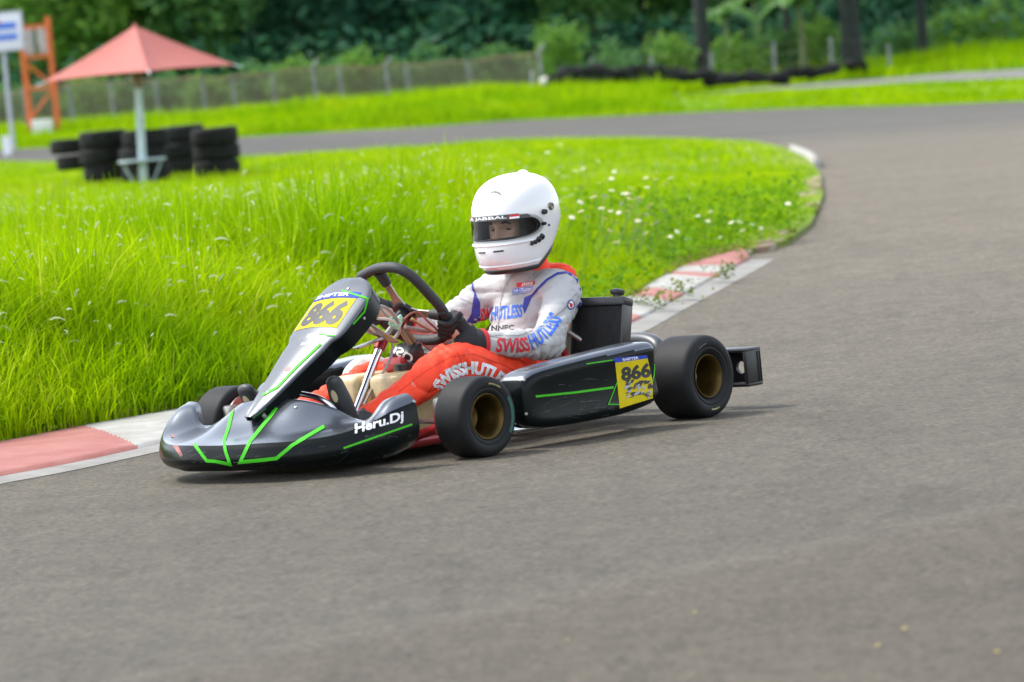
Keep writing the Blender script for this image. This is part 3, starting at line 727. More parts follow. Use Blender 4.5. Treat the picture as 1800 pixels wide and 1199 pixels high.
    root = bpy.data.objects.new("person", me); link(root); root.location = (KX, KY, 0); root.rotation_euler = (0, 0, KYAW)
    tag(root, "racing driver in white helmet, white jacket and orange trousers steering the go-kart", "person")
    for s in (1, -1):
        c = head + Rm @ Vector((.086, .031 * s, .006)); mb = MB(); mb.lathe([(-.0100 * math.cos(t), .0100 * math.sin(t)) for t in np.linspace(0, math.pi, 12)], c, Rm @ Vector((1, 0, 0)), 20)
        o = mb.build("eye", [mat("eye_white_shaded", (.09, .065, .05), .3), mat("iris", (.02, .012, .008), .15)], root)  # whites coloured dark brown: shade under the visor strip put into them
        ax = Rm @ Vector((1, 0, 0))
        for v_ in o.data.vertices: v_.co.z = c.z + (v_.co.z - c.z) * .42      # lids half closed against the light
        for p in o.data.polygons:
            if (Vector(p.center) - c).normalized().dot(ax) > .80: p.material_index = 1
        mb = MB(); mb.add(*stube([head + Rm @ Vector(q) for q in ((.104, .012 * s, .027), (.106, .030 * s, .033), (.098, .050 * s, .026))], [.003, .0045, .002], 8)); mb.build("eyebrow", mat("hair_black", (.012, .010, .009), .6), root)
    mb = MB()
    cap = []; 
    for i in range(17):
        el = R(28) + (math.pi / 2 - R(28)) * i / 16
        for k in range(48):
            az = 2 * math.pi * k / 48; e2 = el - (R(40) * (1 - math.cos(az)) / 2 if i < 9 else 0) * (1 - i / 9.0)
            cap.append(head + Rm @ Vector((math.cos(e2) * math.cos(az) * .107 + .008, math.cos(e2) * math.sin(az) * .085, math.sin(e2) * .128)))
    mb.add(cap, grid_faces(17, 48, True)); mb.build("hair", MATS["hair_black"], root)

    # ---- jacket
    V = []; F = []
    add(round_tube([pelvis + V3(.005, 0, -.02), pelvis + V3(-.005, 0, .05), belly, chest, chest + V3(.0, 0, .06), neck + V3(.012, 0, .0)], [.145, .145, .136, .150, .136, .075], 28, 6, (0, 1, 0), [.112, .112, .108, .103, .086, .066]))
    for s in (1, -1):
        add(round_tube([chest + V3(.01, .06 * s, .05), SH[s], SH[s].lerp(EL[s], .45), EL[s]], [.072, .068, .058, .051], 20, 6))
        add(round_tube([SH[s].lerp(EL[s], .8), EL[s], EL[s].lerp(WR[s], .5), WR[s].lerp(EL[s], .10)], [.050, .053, .048, .039], 20, 6))
        add(round_tube([neck + V3(.01, 0, -.03), SH[s] + V3(-.005, -.02 * s, .035)], [.058, .05], 18, 4))
    add(round_tube([V3(.030, -.10, .495), V3(.010, 0, .505), V3(.018, .10, .500)], [.042, .047, .044], 16, 5))
    me = modified(V, F, [("REMESH", dict(mode='VOXEL', voxel_size=.0065)), ("SMOOTH", dict(factor=.5, iterations=5))])
    def wr(p):
        a = 0.0
        ps = p.copy()
        a += .0070 * nz(p, 8, 8, 30) + .0022 * nz(p + V3(3, 1, 2), 16, 16, 60) + .0006 * nz(p + V3(7, 1, 2), 60, 60, 60)
        for s in (1, -1):                             # cross folds near each elbow and along the forearm
            for c, w, amp in ((EL[s], .085, .010), (WR[s], .06, .0055), (SH[s], .08, .0065)):
                dd = (p - c).length; q = (p - c).dot((WR[s] - SH[s]).normalized())
                a += amp * math.exp(-(dd / (w * 1.3)) ** 2) * math.sin(q * 170 + 5 * nz(p, 14, 14, 14))
        dd = abs(p.z - .27)
        if abs(p.y) < .16 and p.x > .1: a += .006 * math.exp(-(dd / .07) ** 2) * math.sin(p.z * 150 + 4 * nz(p, 9, 9, 9))
        return a
    wr0 = wr
    def wr(p):                                        # plus sharp creases between soft folds
        r1 = abs(nz(p + V3(11, 3, 5), 7, 7, 17)); r2 = abs(nz(p + V3(1, 9, 4), 15, 15, 30))
        return wr0(p) * .8 - .0060 * max(0, 1 - r1 * 5) ** 1.5 - .0016 * max(0, 1 - r2 * 5)
    wrinkle(me, wr); me.materials.clear(); me.materials.append(suit); me.materials.append(orange); fin(me, True, 80)
    jacket = link(bpy.data.objects.new("racing_jacket", me), root)
    for p in me.polygons:
        c = p.center
        if c.x < .070 + .10 * max(0, c.z - .47) and c.z > .30 and abs(c.y) < .26: p.material_index = 1
    jb = bvh_of(jacket)
    S = lambda u, v: (u, v)
    def jd(name, v, f, fn, mm, cuts, off=.0014): return decal(name, v, f, seen(fn), jb, mm, jacket, cuts, off)
    # side panels, piping, zip
    jd("side_panel", [(834, 514), (844, 532), (844, 572), (820, 566), (828, 552)], [(0, 1, 2, 3, 4)], S, navy, (14, 14))
    jd("side_panel", [(922, 523), (936, 517), (936, 520), (930, 535), (922, 552), (919, 540)], [(0, 1, 2, 3, 4, 5)], S, navy, (14, 14))
    pp = [stripe("s", q, w, jb, navy, None, 20) for q, w in (([(830, 490), (831, 505), (836, 520)], 3.2), ([(932, 524), (945, 508), (962, 492), (980, 481), (997, 479), (1010, 486), (1018, 498), (1023, 516), (1022, 530), (1014, 541)], 4.0))]
    for q in pp: q.name = "piping"; q.parent = jacket
    stripe("zip", [(903, 482), (893, 494), (885, 510), (880, 530), (877, 560), (875, 582)], 1.6, jb, mat("zip_grey", (.30, .30, .31), .5), jacket, 24)
    seam = mat("seam_grey", (.20, .20, .205), .85)
    for q in ([(1014, 515), (990, 545), (955, 572), (915, 590), (870, 590)], [(955, 476), (940, 490), (925, 510)], [(846, 588), (905, 600), (960, 606)], [(838, 590), (846, 575)], [(808, 525), (822, 530), (832, 536)]):
        stripe("seam", q, .9, jb, seam, jacket, 24)
    # writing
    v, f = text_mesh("SW", .03, .08); a = jd("s", v, f, quadmap((844, 565), (864, 564), (864, 541), (844, 543)), red, (10, 8))
    v, f = text_mesh("HUTLESS", .03, .08); b = jd("s", v, f, quadmap((863, 564), (918, 558), (919, 535), (863, 539)), blue, (22, 8)); 
    v, f = text_mesh("NNEC", .03); c = jd("s", v, f, quadmap((864, 582), (904, 580), (904, 571), (864, 572)), ink, (14, 4))
    for q in (a, b, c): q.name = "lettering"
    lg = [jd("s", [(909, 497), (940, 494), (941, 499), (934, 503), (908, 505)], [(0, 1, 2, 3, 4)], S, red, (8, 4)), jd("s", [(903, 507), (938, 504), (931, 513), (900, 515)], [(0, 1, 2, 3)], S, blue, (8, 4))]
    v, f = text_mesh("SWISS", .02, .1); lg.append(jd("s", v, f, quadmap((917, 503.5), (936, 502), (938, 496), (918, 497)), white, (8, 3), .002))
    v, f = text_mesh("HUTLESS", .02, .1); lg.append(jd("s", v, f, quadmap((903, 513.5), (932, 511.5), (936, 505.5), (904, 507.5)), white, (8, 3), .002))
    v, f = text_mesh("FOR MEN", .0); lg.append(jd("s", v, f, quadmap((901, 520), (926, 517), (927, 514.5), (901, 517)), navy, (8, 3), .002))
    join_decals("chest_badge", lg, jacket)
    tx = arcmap([(870, 619), (890, 620), (910, 620), (930, 617), (950, 607), (966, 594), (980, 576), (990, 560)], 26)
    v, f = text_mesh("SWISS", .035, .12); a = jd("s", v, f, lambda u, w: tx(.01 + u * .44, w), red, (22, 8))
    v, f = text_mesh("HUTLESS", .035, .12); b = jd("s", v, f, lambda u, w: tx(.46 + u * .53, w), blue, (28, 8))
    for q in (a, b): q.name = "lettering"
    th = np.linspace(0, 2 * math.pi, 21)[:-1]; el = [(1003 + 6.5 * math.cos(t), 536 + 9 * math.sin(t)) for t in th]; e2 = [(1003 + 4.6 * math.cos(t), 536 + 6.8 * math.sin(t)) for t in th]
    bd = [jd("s", el, [tuple(range(20))], S, navy, (4, 4)), jd("s", e2, [tuple(range(20))], S, white, (4, 4), .002), jd("s", [(1000, 532), (1006, 534), (1005, 541), (1001, 540)], [(0, 1, 2, 3)], S, red, (3, 3), .0026)]
    join_decals("arm_badge", bd, jacket)
    # collar
    mb = MB(); mb.add(*stube([neck + V3(-.016, 0, -.02), neck + V3(-.006, 0, .025), neck + V3(.002, 0, .06)], [.092, .084, .080], 28, 5, False, (0, 1, 0), [.070, .066, .064])); mb.build("collar", [orange], root)
    # cuffs
    for s in (1, -1):
        dv = (WR[s] - EL[s]).normalized(); mb = MB(); mb.lathe([(-.012, .040), (-.010, .048), (0, .0495), (.010, .0475), (.012, .038)], WR[s] - dv * .035, dv, 28); mb.build("cuff", mat("cuff_red", (.50, .012, .02), .7), root)

    # ---- trousers
    V = []; F = []
    add(round_tube([pelvis + V3(-.03, 0, .0), pelvis + V3(.03, 0, .01), pelvis + V3(.12, 0, .015)], [.165, .17, .15], 24, 5, (0, 1, 0), [.09, .098, .085]))
    for s in (1, -1):
        mid = HP[s].lerp(KN[s], .5)
        add(round_tube([HP[s], mid + V3(0, .0, .005), KN[s] + V3(0, 0, .0), KN[s].lerp(AN[s], .4), AN[s].lerp(KN[s], .10)], [.096, .080, .067, .056, .048], 22, 7))
    me = modified(V, F, [("REMESH", dict(mode='VOXEL', voxel_size=.0065)), ("SMOOTH", dict(factor=.5, iterations=5))])
    def wt(p):
        a = .0085 * nz(p + V3(2, 0, 0), 13, 22, 13) + .0042 * nz(p, 38, 30, 30)
        for s in (1, -1):
            for c, w, amp in ((KN[s], .10, .0075), (HP[s], .13, .011), (AN[s], .07, .007)):
                dd = (p - c).length; q = (p - c).dot((AN[s] - HP[s]).normalized())
                a += amp * math.exp(-(dd / (w * 1.2)) ** 2) * math.sin(q * 120 + 6 * nz(p, 12, 12, 12))
        return a
    wt0 = wt
    def wt(p):
        r1 = abs(nz(p + V3(4, 3, 5), 8, 13, 8)); r2 = abs(nz(p + V3(1, 2, 4), 19, 22, 19))
        return wt0(p) * .8 - .0065 * max(0, 1 - r1 * 5) ** 1.5 - .0018 * max(0, 1 - r2 * 5)
    wrinkle(me, wt); me.materials.clear(); me.materials.append(orange); fin(me, True, 80)
    tr = link(bpy.data.objects.new("trousers", me), root); tb = bvh_of(tr); sm_ = mat("seam_orange", (.45, .03, .01), .8)
    for q in ([(700, 690), (745, 655), (790, 628), (830, 622), (880, 640), (912, 655)], [(745, 700), (765, 672), (790, 645)], [(800, 612), (810, 632), (812, 648)]): stripe("seam", q, .9, tb, sm_, tr, 24)
    tx2 = arcmap([(777, 690), (785, 679), (797, 668), (812, 661), (830, 658), (848, 661), (862, 667), (874, 676), (886, 690)], 23)
    v, f = text_mesh("SWISSHUTLESS", .055); decal("lettering", v, f, seen(tx2), tb, white, tr, (40, 6), .0016)

    # ---- gloves: palm, five bent fingers round the rim, gauntlet
    for s in (1, -1):
        g = GR[s]; V = []; F = []
        nv = V3(-.80, 0, .60); rad = (g - hub); out = rad.normalized(); tang = nv.cross(out).normalized()   # along the rim
        if tang.z < 0: tang = -tang
        g = g + nv * .012
        palm = g + nv * .030 + out * .022
        add(round_tube([WR[s].lerp(palm, .05), WR[s].lerp(palm, .5), palm - nv * .002, palm + tang * .012 - out * .004], [.034, .036, .041, .036], 18, 5, tang, [.028, .026, .023, .02]))
        for k, (o, ln) in enumerate(((.036, .92), (.013, 1.0), (-.010, .97), (-.032, .84))):
            b = palm + tang * o + out * .010
            p1 = g + tang * o * .95 + out * (.030 * ln) + nv * .006; p2 = g + tang * o * .92 + out * .020 * ln - nv * .024; p3 = g + tang * o * .9 - out * .012 - nv * .026
            add(round_tube([b, p1 + nv * .012, p1, p2, p3], [.0115, .0115, .011, .0105, .009], 12, 4))
        b = palm - out * .012 + tang * .012
        add(round_tube([b, g - out * .022 + tang * .030 + nv * .012, g - out * .020 + tang * .052 - nv * .004, g - out * .006 + tang * .066 - nv * .014], [.0135, .0125, .0115, .0095], 12, 4))
        me = modified(V, F, [("REMESH", dict(mode='VOXEL', voxel_size=.0034)), ("SMOOTH", dict(factor=.4, iterations=2))])
        wrinkle(me, lambda p: .0012 * nz(p, 60, 60, 60)); me.materials.clear(); me.materials.append(black); fin(me, True, 80)
        gl = link(bpy.data.objects.new("glove", me), root)
        dv = (WR[s] - EL[s]).normalized(); mb = MB()
        mb.tube(spline([WR[s] - dv * .028, WR[s] + dv * .01, WR[s].lerp(palm, .35), WR[s].lerp(palm, .55)], 5), spline(np.array([.049, .047, .041, .037])[:, None], 5)[:, 0], 24); mb.build("gauntlet", black, gl)

    # ---- shoes
    for s in (1, -1):
        a = AN[s]; toe = V3(1.268, .145, .275) if s > 0 else V3(1.345, -.172, .268); heel = V3(1.215, .165, .085) if s > 0 else V3(1.245, -.162, .105)
        V = []; F = []
        dv = (toe - heel).normalized(); side = V3(0, 1, 0)
        add(round_tube([heel + dv * .02, heel.lerp(toe, .3), heel.lerp(toe, .65), toe], [.034, .037, .042, .034], 18, 6, side, [.032, .033, .026, .019]))
        add(round_tube([a.lerp(KN[s], .08), heel.lerp(toe, .22) + V3(-.012, 0, .0)], [.044, .036], 16, 4))
        me = modified(V, F, [("REMESH", dict(mode='VOXEL', voxel_size=.005)), ("SMOOTH", dict(factor=.5, iterations=3))])
        me.materials.clear(); me.materials.append(mat("shoe_black", (.02, .021, .022), .5)); fin(me, True, 80)
        sh = link(bpy.data.objects.new("shoe", me), root)
        c = heel.lerp(toe, .72); fwd = V3(1, 0, 0); up_ = dv
        th = np.linspace(0, 2 * math.pi, 17)[:-1]
        o = decal("shoe_label", [(.013 * math.cos(t), .022 * math.sin(t)) for t in th], [tuple(range(16))], lambda u, v, c=c: (c + V3(.2, 0, .06) + V3(0, 1, 0) * u + dv * v, V3(-1, 0, -.3).normalized()), bvh_of(sh), mat("label_beige", (.42, .35, .2), .6), sh, (4, 4))

    # ---- helmet
    hc = V3(.150, .022, .715); yawH = R(6); HM = Matrix.Rotation(yawH, 3, 'Z') @ Matrix.Rotation(R(5), 3, 'Y')
    prof = [  # z, front, back, half width
        (-.168, .128, .080, .090), (-.164, .150, .098, .106), (-.152, .168, .114, .116), (-.130, .181, .128, .123), (-.10, .185, .140, .128), (-.065, .180, .152, .133), (-.03, .168, .161, .1365), (.01, .160, .166, .138), (.05, .153, .165, .136), (.085, .138, .154, .127), (.115, .115, .134, .110), (.136, .088, .106, .086), (.149, .060, .073, .059), (.156, .030, .036, .030), (.158, .002, .002, .002)]
    pr = spline(np.array(prof), 10); NA = 240
    def hp(zr, az, k=1.0):
        z = pr[:, 0]; a = np.interp(zr, z, pr[:, 1]); b = np.interp(zr, z, pr[:, 2]); w = np.interp(zr, z, pr[:, 3])
        ca, sa = math.cos(az), math.sin(az); ex = 2 / 2.25
        x = math.copysign(abs(ca) ** ex, ca) * (a if ca > 0 else b); y = math.copysign(abs(sa) ** ex, sa) * w
        # base line rises towards the back
        tl = .115 * max(0, (.06 - x) / .20) * max(0, min(1, (-.02 - zr) / .15)) if x < .06 else 0
        return hc + HM @ Vector((x * k, y * k, zr * .96 * k + tl))
    def inside(zr, az):                               # eye port
        a = abs(az) / R(72); zc = -.012 - .010 * a * a; hz = .039 * max(0.0, 1 - a ** 3.2) ** .5 if a < 1 else 0
        return a < 1 and abs(zr - zc) < hz
    azs = [2 * math.pi * k / NA - math.pi for k in range(NA)]
    V = [hp(r_[0], a) for r_ in pr for a in azs]; F = []
    for i in range(len(pr) - 1):
        for k in range(NA):
            k2 = (k + 1) % NA
            if inside((pr[i][0] + pr[i + 1][0]) / 2, azs[k] + math.pi / NA): continue
            F.append((i * NA + k, i * NA + k2, (i + 1) * NA + k2, (i + 1) * NA + k))
    me = modified(V, F, [("SOLIDIFY", dict(thickness=.012, offset=-1.0))])
    me.materials.clear(); me.materials.append(shell); fin(me, True, 60)
    hel = link(bpy.data.objects.new("helmet", me), root)
    # rubber edge of the port and clear shield
    edge = []
    for t in np.linspace(0, 2 * math.pi, 121)[:-1]:
        a = math.copysign(abs(math.cos(t)) ** .8, math.cos(t)); zc = -.012 - .010 * a * a; hz = .039 * max(0.0, 1 - abs(a) ** 3.2) ** .5
        edge.append(hp(zc + (hz if math.sin(t) >= 0 else -hz), a * R(72), .995))
    edge.append(edge[0]); MB().tube(edge, .0042, 8, cap=False).build("port_seal", hblack, hel)
    vz = []; rows = 18; cols = 70
    for i in range(rows):
        for k in range(cols):
            a = (k / (cols - 1) * 2 - 1); t = i / (rows - 1) * 2 - 1; zc = -.012 - .010 * a * a
            hz = .046 * max(0.0, 1 - abs(a) ** 4) ** .5; vz.append(hp(zc + t * hz, a * R(79), 1.022))
    gm = bpy.data.materials.new("shield_clear"); gm.use_nodes = True; nt = gm.node_tree; n = nt.nodes; pB = n["Principled BSDF"]
    gs = n.new("ShaderNodeBsdfGlossy"); gs.inputs["Roughness"].default_value = .04; tp = n.new("ShaderNodeBsdfTransparent"); tp.inputs[0].default_value = (.72, .73, .72, 1)
    fr = n.new("ShaderNodeFresnel"); fr.inputs[0].default_value = 1.25; mx = n.new("ShaderNodeMixShader")
    L = nt.links.new; L(fr.outputs[0], mx.inputs[0]); L(tp.outputs[0], mx.inputs[1]); L(gs.outputs[0], mx.inputs[2]); L(mx.outputs[0], n["Material Output"].inputs[0])
    mb = MB(); mb.add(vz, grid_faces(rows, cols)); vis = mb.build("visor", gm, hel, angle=80); vb = bvh_of(vis)
    def band(a0, a1, z0, z1):
        def g(u, v):
            az = a0 + (a1 - a0) * u; zz = z0 + (z1 - z0) * v - .010 * (az / R(85)) ** 2; p = hp(zz, az, 1.5); return p, (hp(zz, az, 1.0) - p).normalized()
        return g
    decal("sun_strip", *UNIT, band(R(-58), R(58), .0145, .0315), vb, mat("strip_dark", (.05, .05, .052), .4), vis, (40, 4), .0008)
    v, f = text_mesh("R. JABBAL", .03); decal("lettering", v, f, band(R(-38), R(24), .0165, .0295), vb, white, vis, (40, 4), .0016)
    fl = []
    for a0 in (R(28), R(-56)):
        fl.append(decal("s", *UNIT, band(a0, a0 + R(14), .0228, .0298), vb, red, None, (8, 2), .0016)); fl.append(decal("s", *UNIT, band(a0, a0 + R(14), .0158, .0228), vb, white, None, (8, 2), .0016))
    join_decals("flag", fl, vis)
    def disc(name, az, z, r, h, mm, par=hel):
        c = hp(z, az, 1.0); n_ = (hp(z, az, 1.05) - hp(z, az, .95)); n_ = (n_ - HM @ Vector((0, 0, n_.dot(HM @ Vector((0, 0, 1)))))).normalized()
        m_ = MB(); m_.lathe([(-.006, r), (h * .7, r), (h, r * .85), (h, r * .3), (h * .8, 0)], c, n_, 28); return m_.build(name, mm, par)
    for s in (1, -1):
        disc("visor_pivot", R(93) * s, .030, .013, .008, mat("pivot_metal", (.16, .15, .12), .35, .7)); disc("visor_screw", R(80) * s, .018, .009, .014, hblack)
        disc("visor_tab", R(77) * s, -.022, .006, .016, hblack); disc("rivet", R(87) * s, -.036, .004, .004, hblack)
        if s < 0: continue
        q = MB(); 
        for az, z, r in ((R(75), -.067, .0105), (R(70), -.073, .0095), (R(65), -.078, .0075), (R(60), -.081, .006)):
            c = hp(z, az * s, 1.0); n_ = (hp(z, az * s, 1.1) - hp(z, az * s, .9)).normalized(); q.lathe([(-.004, r), (.006, r), (.009, r * .7), (.009, 0)], c, n_, 18)
        q.build("hose_port", hblack, hel)
    # slots in the chin bar, brow vent, top vent, base trim
    q = MB()
    for a0, a1 in ((R(-20), R(-7)), (R(5), R(20))):
        pts = [hp(-.090 - .004 * abs(a0), a0 + (a1 - a0) * t, 1.003) for t in np.linspace(0, 1, 8)]; q.tube(pts, .0028, 8)
    q.build("chin_vent", hblack, hel)
    q = MB(); q.add(*stube([hp(-.070, R(a), 1.004) for a in range(-66, 67, 6)], [.002] + [.0045] * 21 + [.002], 8, 3)); q.build("chin_ridge", shell, hel)
    q = MB(); q.add(*stube([hp(-.146, R(a), 1.0) for a in range(-75, 76, 6)], [.002] + [.0042] * 24 + [.002], 8, 3)); q.build("chin_lip", shell, hel)
    q = MB(); c0 = hp(.105, R(10), 1.0)
    q.add(*stube([hp(.098, R(16), 1.0), hp(.107, R(11), 1.01), hp(.112, R(4), 1.01), hp(.110, R(-4), 1.0)], [.002, .004, .004, .002], 8)); q.build("brow_vent", mat("vent_grey", (.30, .30, .31), .4), hel)
    q = MB(); q.add(*stube([hp(.150, R(150), .97), hp(.152, R(175), .95), hp(.142, R(182), .99), hp(.122, R(184), .98)], [.008, .014, .016, .010], 14, 5)); q.build("top_vent", shell, hel)
    pts = [hp(-.166, 2 * math.pi * k / 80, 1.0) for k in range(81)]; MB().tube(pts, .0125, 10, cap=False).build("base_trim", hblack, hel)
    pv = [hp(-.162, 2 * math.pi * k / 60, .97) for k in range(60)]; pin = [hp(-.150, 2 * math.pi * k / 60, .62) for k in range(60)]
    MB().add(pv + pin, grid_faces(2, 60, True)).build("neck_padding", hblack, hel)
    lin = []
    for i in range(0, len(pr), 4):
        for k in range(60):
            lin.append(hp(pr[i][0] * .97, 2 * math.pi * k / 60 - math.pi, .89))
    nrw = len(range(0, len(pr), 4)); lf = []
    for i in range(nrw - 1):
        for k in range(60):
            az = 2 * math.pi * (k + .5) / 60 - math.pi
            if abs(az) < R(40) and -.075 < pr[i * 4][0] < .05: continue
            lf.append((i * 60 + k, i * 60 + (k + 1) % 60, (i + 1) * 60 + (k + 1) % 60, (i + 1) * 60 + k))
    MB().add(lin, lf).build("lining", mat("lining_dark", (.02, .02, .02), .9), hel)
    return root
driver = make_driver()
# ================================================================== SETTING: ground, track, kerb
def line(pts, lift=0.0): return np.array([ground_at(a, b, lift) for a, b in pts])
def np_mesh(name, V, F, mats, parent=None, mi=None, smooth=False):
    """fast mesh from arrays: V (n,3), F (m,k)"""
    V = np.asarray(V, np.float32); F = np.asarray(F, np.int32); k = F.shape[1]
    me = bpy.data.meshes.new(name); me.vertices.add(len(V)); me.vertices.foreach_set("co", V.ravel())
    me.loops.add(F.size); me.loops.foreach_set("vertex_index", F.ravel())
    me.polygons.add(len(F)); me.polygons.foreach_set("loop_start", np.arange(0, F.size, k, dtype=np.int32)); me.polygons.foreach_set("loop_total", np.full(len(F), k, np.int32))
    for q in (mats if isinstance(mats, (list, tuple)) else [mats]): me.materials.append(q)
    if mi is not None: me.polygons.foreach_set("material_index", np.asarray(mi, np.int32))
    if smooth: me.polygons.foreach_set("use_smooth", np.ones(len(F), bool))
    me.update(calc_edges=True); me.validate()
    return link(bpy.data.objects.new(name, me), parent)
FAR = [(-1500, 300), (-300, 268), (0, 264), (200, 254), (430, 241), (900, 212), (1400, 190), (1800, 178), (2300, 160), (3400, 122)]
fe = line(FAR)
def far_y(x): return np.interp(x, fe[:, 0], fe[:, 1])
def asphalt_mat():
    m = bpy.data.materials.new("asphalt"); m.use_nodes = True; nt = m.node_tree; n = nt.nodes; L = nt.links.new; p = n["Principled BSDF"]
    tc = n.new("ShaderNodeTexCoord")
    def noise_(scale, det=6, rough=.6, mp=None):
        q = n.new("ShaderNodeTexNoise"); q.inputs["Scale"].default_value = scale; q.inputs["Detail"].default_value = det; q.inputs["Roughness"].default_value = rough
        if mp:
            k = n.new("ShaderNodeMapping"); k.inputs["Scale"].default_value = mp; L(tc.outputs["Object"], k.inputs[0]); L(k.outputs[0], q.inputs["Vector"])
        else: L(tc.outputs["Object"], q.inputs["Vector"])
        return q.outputs["Fac"]
    def ramp(x, a, b, c0, c1):
        r = n.new("ShaderNodeValToRGB"); r.color_ramp.elements[0].position = a; r.color_ramp.elements[1].position = b; r.color_ramp.elements[0].color = (*c0, 1); r.color_ramp.elements[1].color = (*c1, 1); L(x, r.inputs[0]); return r.outputs[0]
    def mul(a, b, f=1.0):
        q = n.new("ShaderNodeMix"); q.data_type = 'RGBA'; q.blend_type = 'MULTIPLY'; q.inputs[0].default_value = f; L(a, q.inputs[6]); L(b, q.inputs[7]); return q.outputs[2]
    col = ramp(noise_(.5, 5), .3, .7, (.087, .077, .059), (.106, .095, .073))
    col = mul(col, ramp(noise_(42, 6, .8), .34, .67, (.32, .32, .32), (1.50, 1.49, 1.46)))
    col = mul(col, ramp(noise_(9, 7, .8, (1, .6, 1)), .34, .66, (.70, .70, .71), (1.16, 1.15, 1.14)))
    col = mul(col, ramp(noise_(1.6, 7, .75, (1, .35, 1)), .40, .46, (.80, .79, .78), (1, 1, 1)), .7)     # worn patches
    vo = n.new("ShaderNodeTexVoronoi"); vo.feature = 'F1'; vo.inputs["Scale"].default_value = 3.3; L(tc.outputs["Object"], vo.inputs["Vector"])
    col = mul(col, ramp(vo.outputs["Distance"], .035, .07, (.45, .44, .43), (1, 1, 1)))                  # pits and tar spots
    sx = n.new("ShaderNodeSeparateXYZ"); L(tc.outputs["Object"], sx.inputs[0])
    a_ = ground_at(330, 1172); b_ = ground_at(1800, 880); d_ = b_ - a_; nn_ = np.array([-d_[1], d_[0]]) / np.hypot(d_[0], d_[1])
    dt = n.new("ShaderNodeVectorMath"); dt.operation = 'DOT_PRODUCT'; L(tc.outputs["Object"], dt.inputs[0]); dt.inputs[1].default_value = (nn_[0], nn_[1], 0)
    ad = n.new("ShaderNodeMath"); ad.operation = 'SUBTRACT'; L(dt.outputs["Value"], ad.inputs[0]); ad.inputs[1].default_value = float(nn_ @ a_[:2])
    rb = n.new("ShaderNodeValToRGB"); mr0 = n.new("ShaderNodeMapRange"); mr0.inputs[1].default_value = -.6; mr0.inputs[2].default_value = .6; L(ad.outputs[0], mr0.inputs[0]); L(mr0.outputs[0], rb.inputs[0])
    e_ = rb.color_ramp.elements; e_[0].position = 0; e_[0].color = (.90, .86, .80, 1); e_[1].position = 1; e_[1].color = (.98, .98, .98, 1)
    for ps, v_ in ((.36, .92), (.50, 1.08), (.56, .93), (.8, .92)): k_ = e_.new(ps); k_.color = (v_, v_ * (.97 if ps < .5 else 1), v_ * (.92 if ps < .5 else 1), 1)
    col = mul(col, rb.outputs[0])                       # joint between two strips of surfacing
    m2 = n.new("ShaderNodeMapRange"); m2.inputs[1].default_value = 11; m2.inputs[2].default_value = 27; m2.inputs[3].default_value = 0; m2.inputs[4].default_value = 1; L(sx.outputs["Y"], m2.inputs[0])
    q2 = n.new("ShaderNodeMix"); q2.data_type = 'RGBA'; q2.blend_type = 'MULTIPLY'; L(m2.outputs[0], q2.inputs[0]); L(col, q2.inputs[6]); q2.inputs[7].default_value = (1.52, 1.47, 1.43, 1); col = q2.outputs[2]     # the surface is more worn and paler round the bend
    mr = n.new("ShaderNodeMapRange"); mr.inputs[1].default_value = 52; mr.inputs[2].default_value = 66; L(sx.outputs["Y"], mr.inputs[0])
    q = n.new("ShaderNodeMix"); q.data_type = 'RGBA'; q.blend_type = 'MULTIPLY'; L(mr.outputs[0], q.inputs[0]); L(col, q.inputs[6])
    L(ramp(noise_(.22, 3, .5, (.25, 1, 1)), .4, .62, (.50, .56, .66), (.74, .80, .90)), q.inputs[7])     # darker, bluer grey along the far straight
    L(q.outputs[2], p.inputs["Base Color"]); p.inputs["Roughness"].default_value = .85; p.inputs["Specular IOR Level"].default_value = .3
    b = n.new("ShaderNodeBump"); b.inputs["Strength"].default_value = .55; b.inputs["Distance"].default_value = .012
    L(noise_(60, 5, .75), b.inputs["Height"]); L(b.outputs[0], p.inputs["Normal"])
    return m
def make_ground():
    gx = np.linspace(-60, 70, 131); gy = np.concatenate([np.linspace(1, 90, 60), np.linspace(91, 150, 80), np.linspace(155, 320, 40)])
    X, Y = np.meshgrid(gx, gy); Z = terrain(X, Y) - .05
    gm = mat("meadow_soil", (.10, .18, .001), .9, var=.35, scale=.8, col2=(.16, .27, .002))
    o = np_mesh("ground", np.stack([X, Y, Z], -1).reshape(-1, 3), grid_faces(len(gy), len(gx)), gm, smooth=True); tag(o, kind="structure")
    xs = np.linspace(-34, 40, 149); vv = np.linspace(0, 1, 160) ** 1.6; V = []
    for t in vv:
        for x in xs: y = 2 + (far_y(x) - 2) * t; V.append((x, y, 0))
    V = np.array(V); V[:, 2] = terrain(V[:, 0], V[:, 1])
    o = np_mesh("race_track", V, grid_faces(len(vv), len(xs)), asphalt_mat(), smooth=True); tag(o, kind="structure")
    lo = spline(line([(1180, 168), (1300, 162), (1400, 157), (1520, 150), (1650, 144), (1800, 137), (2150, 122)], .02), 8); hi = spline(line([(1180, 166.5), (1300, 158), (1400, 150), (1520, 141), (1650, 131), (1800, 122), (2150, 100)], .02), 8)
    V = np.concatenate([lo, hi]); V[:, 2] = terrain(V[:, 0], V[:, 1]) + .03; k = len(lo)
    o = np_mesh("upper_road", V, [(i, i + 1, k + i + 1, k + i) for i in range(k - 1)], mat("road_grey", (.14, .135, .13), .9, var=.2, scale=2)); tag(o, kind="structure")
make_ground()
G_IN = [(-1000, 985), (-700, 924), (-420, 872), (-250, 845), (-100, 820), (0, 800), (80, 784), (160, 768), (300, 743), (450, 712), (620, 677), (800, 632), (1000, 578), (1100, 541), (1165, 502), (1215, 478), (1305, 451)]
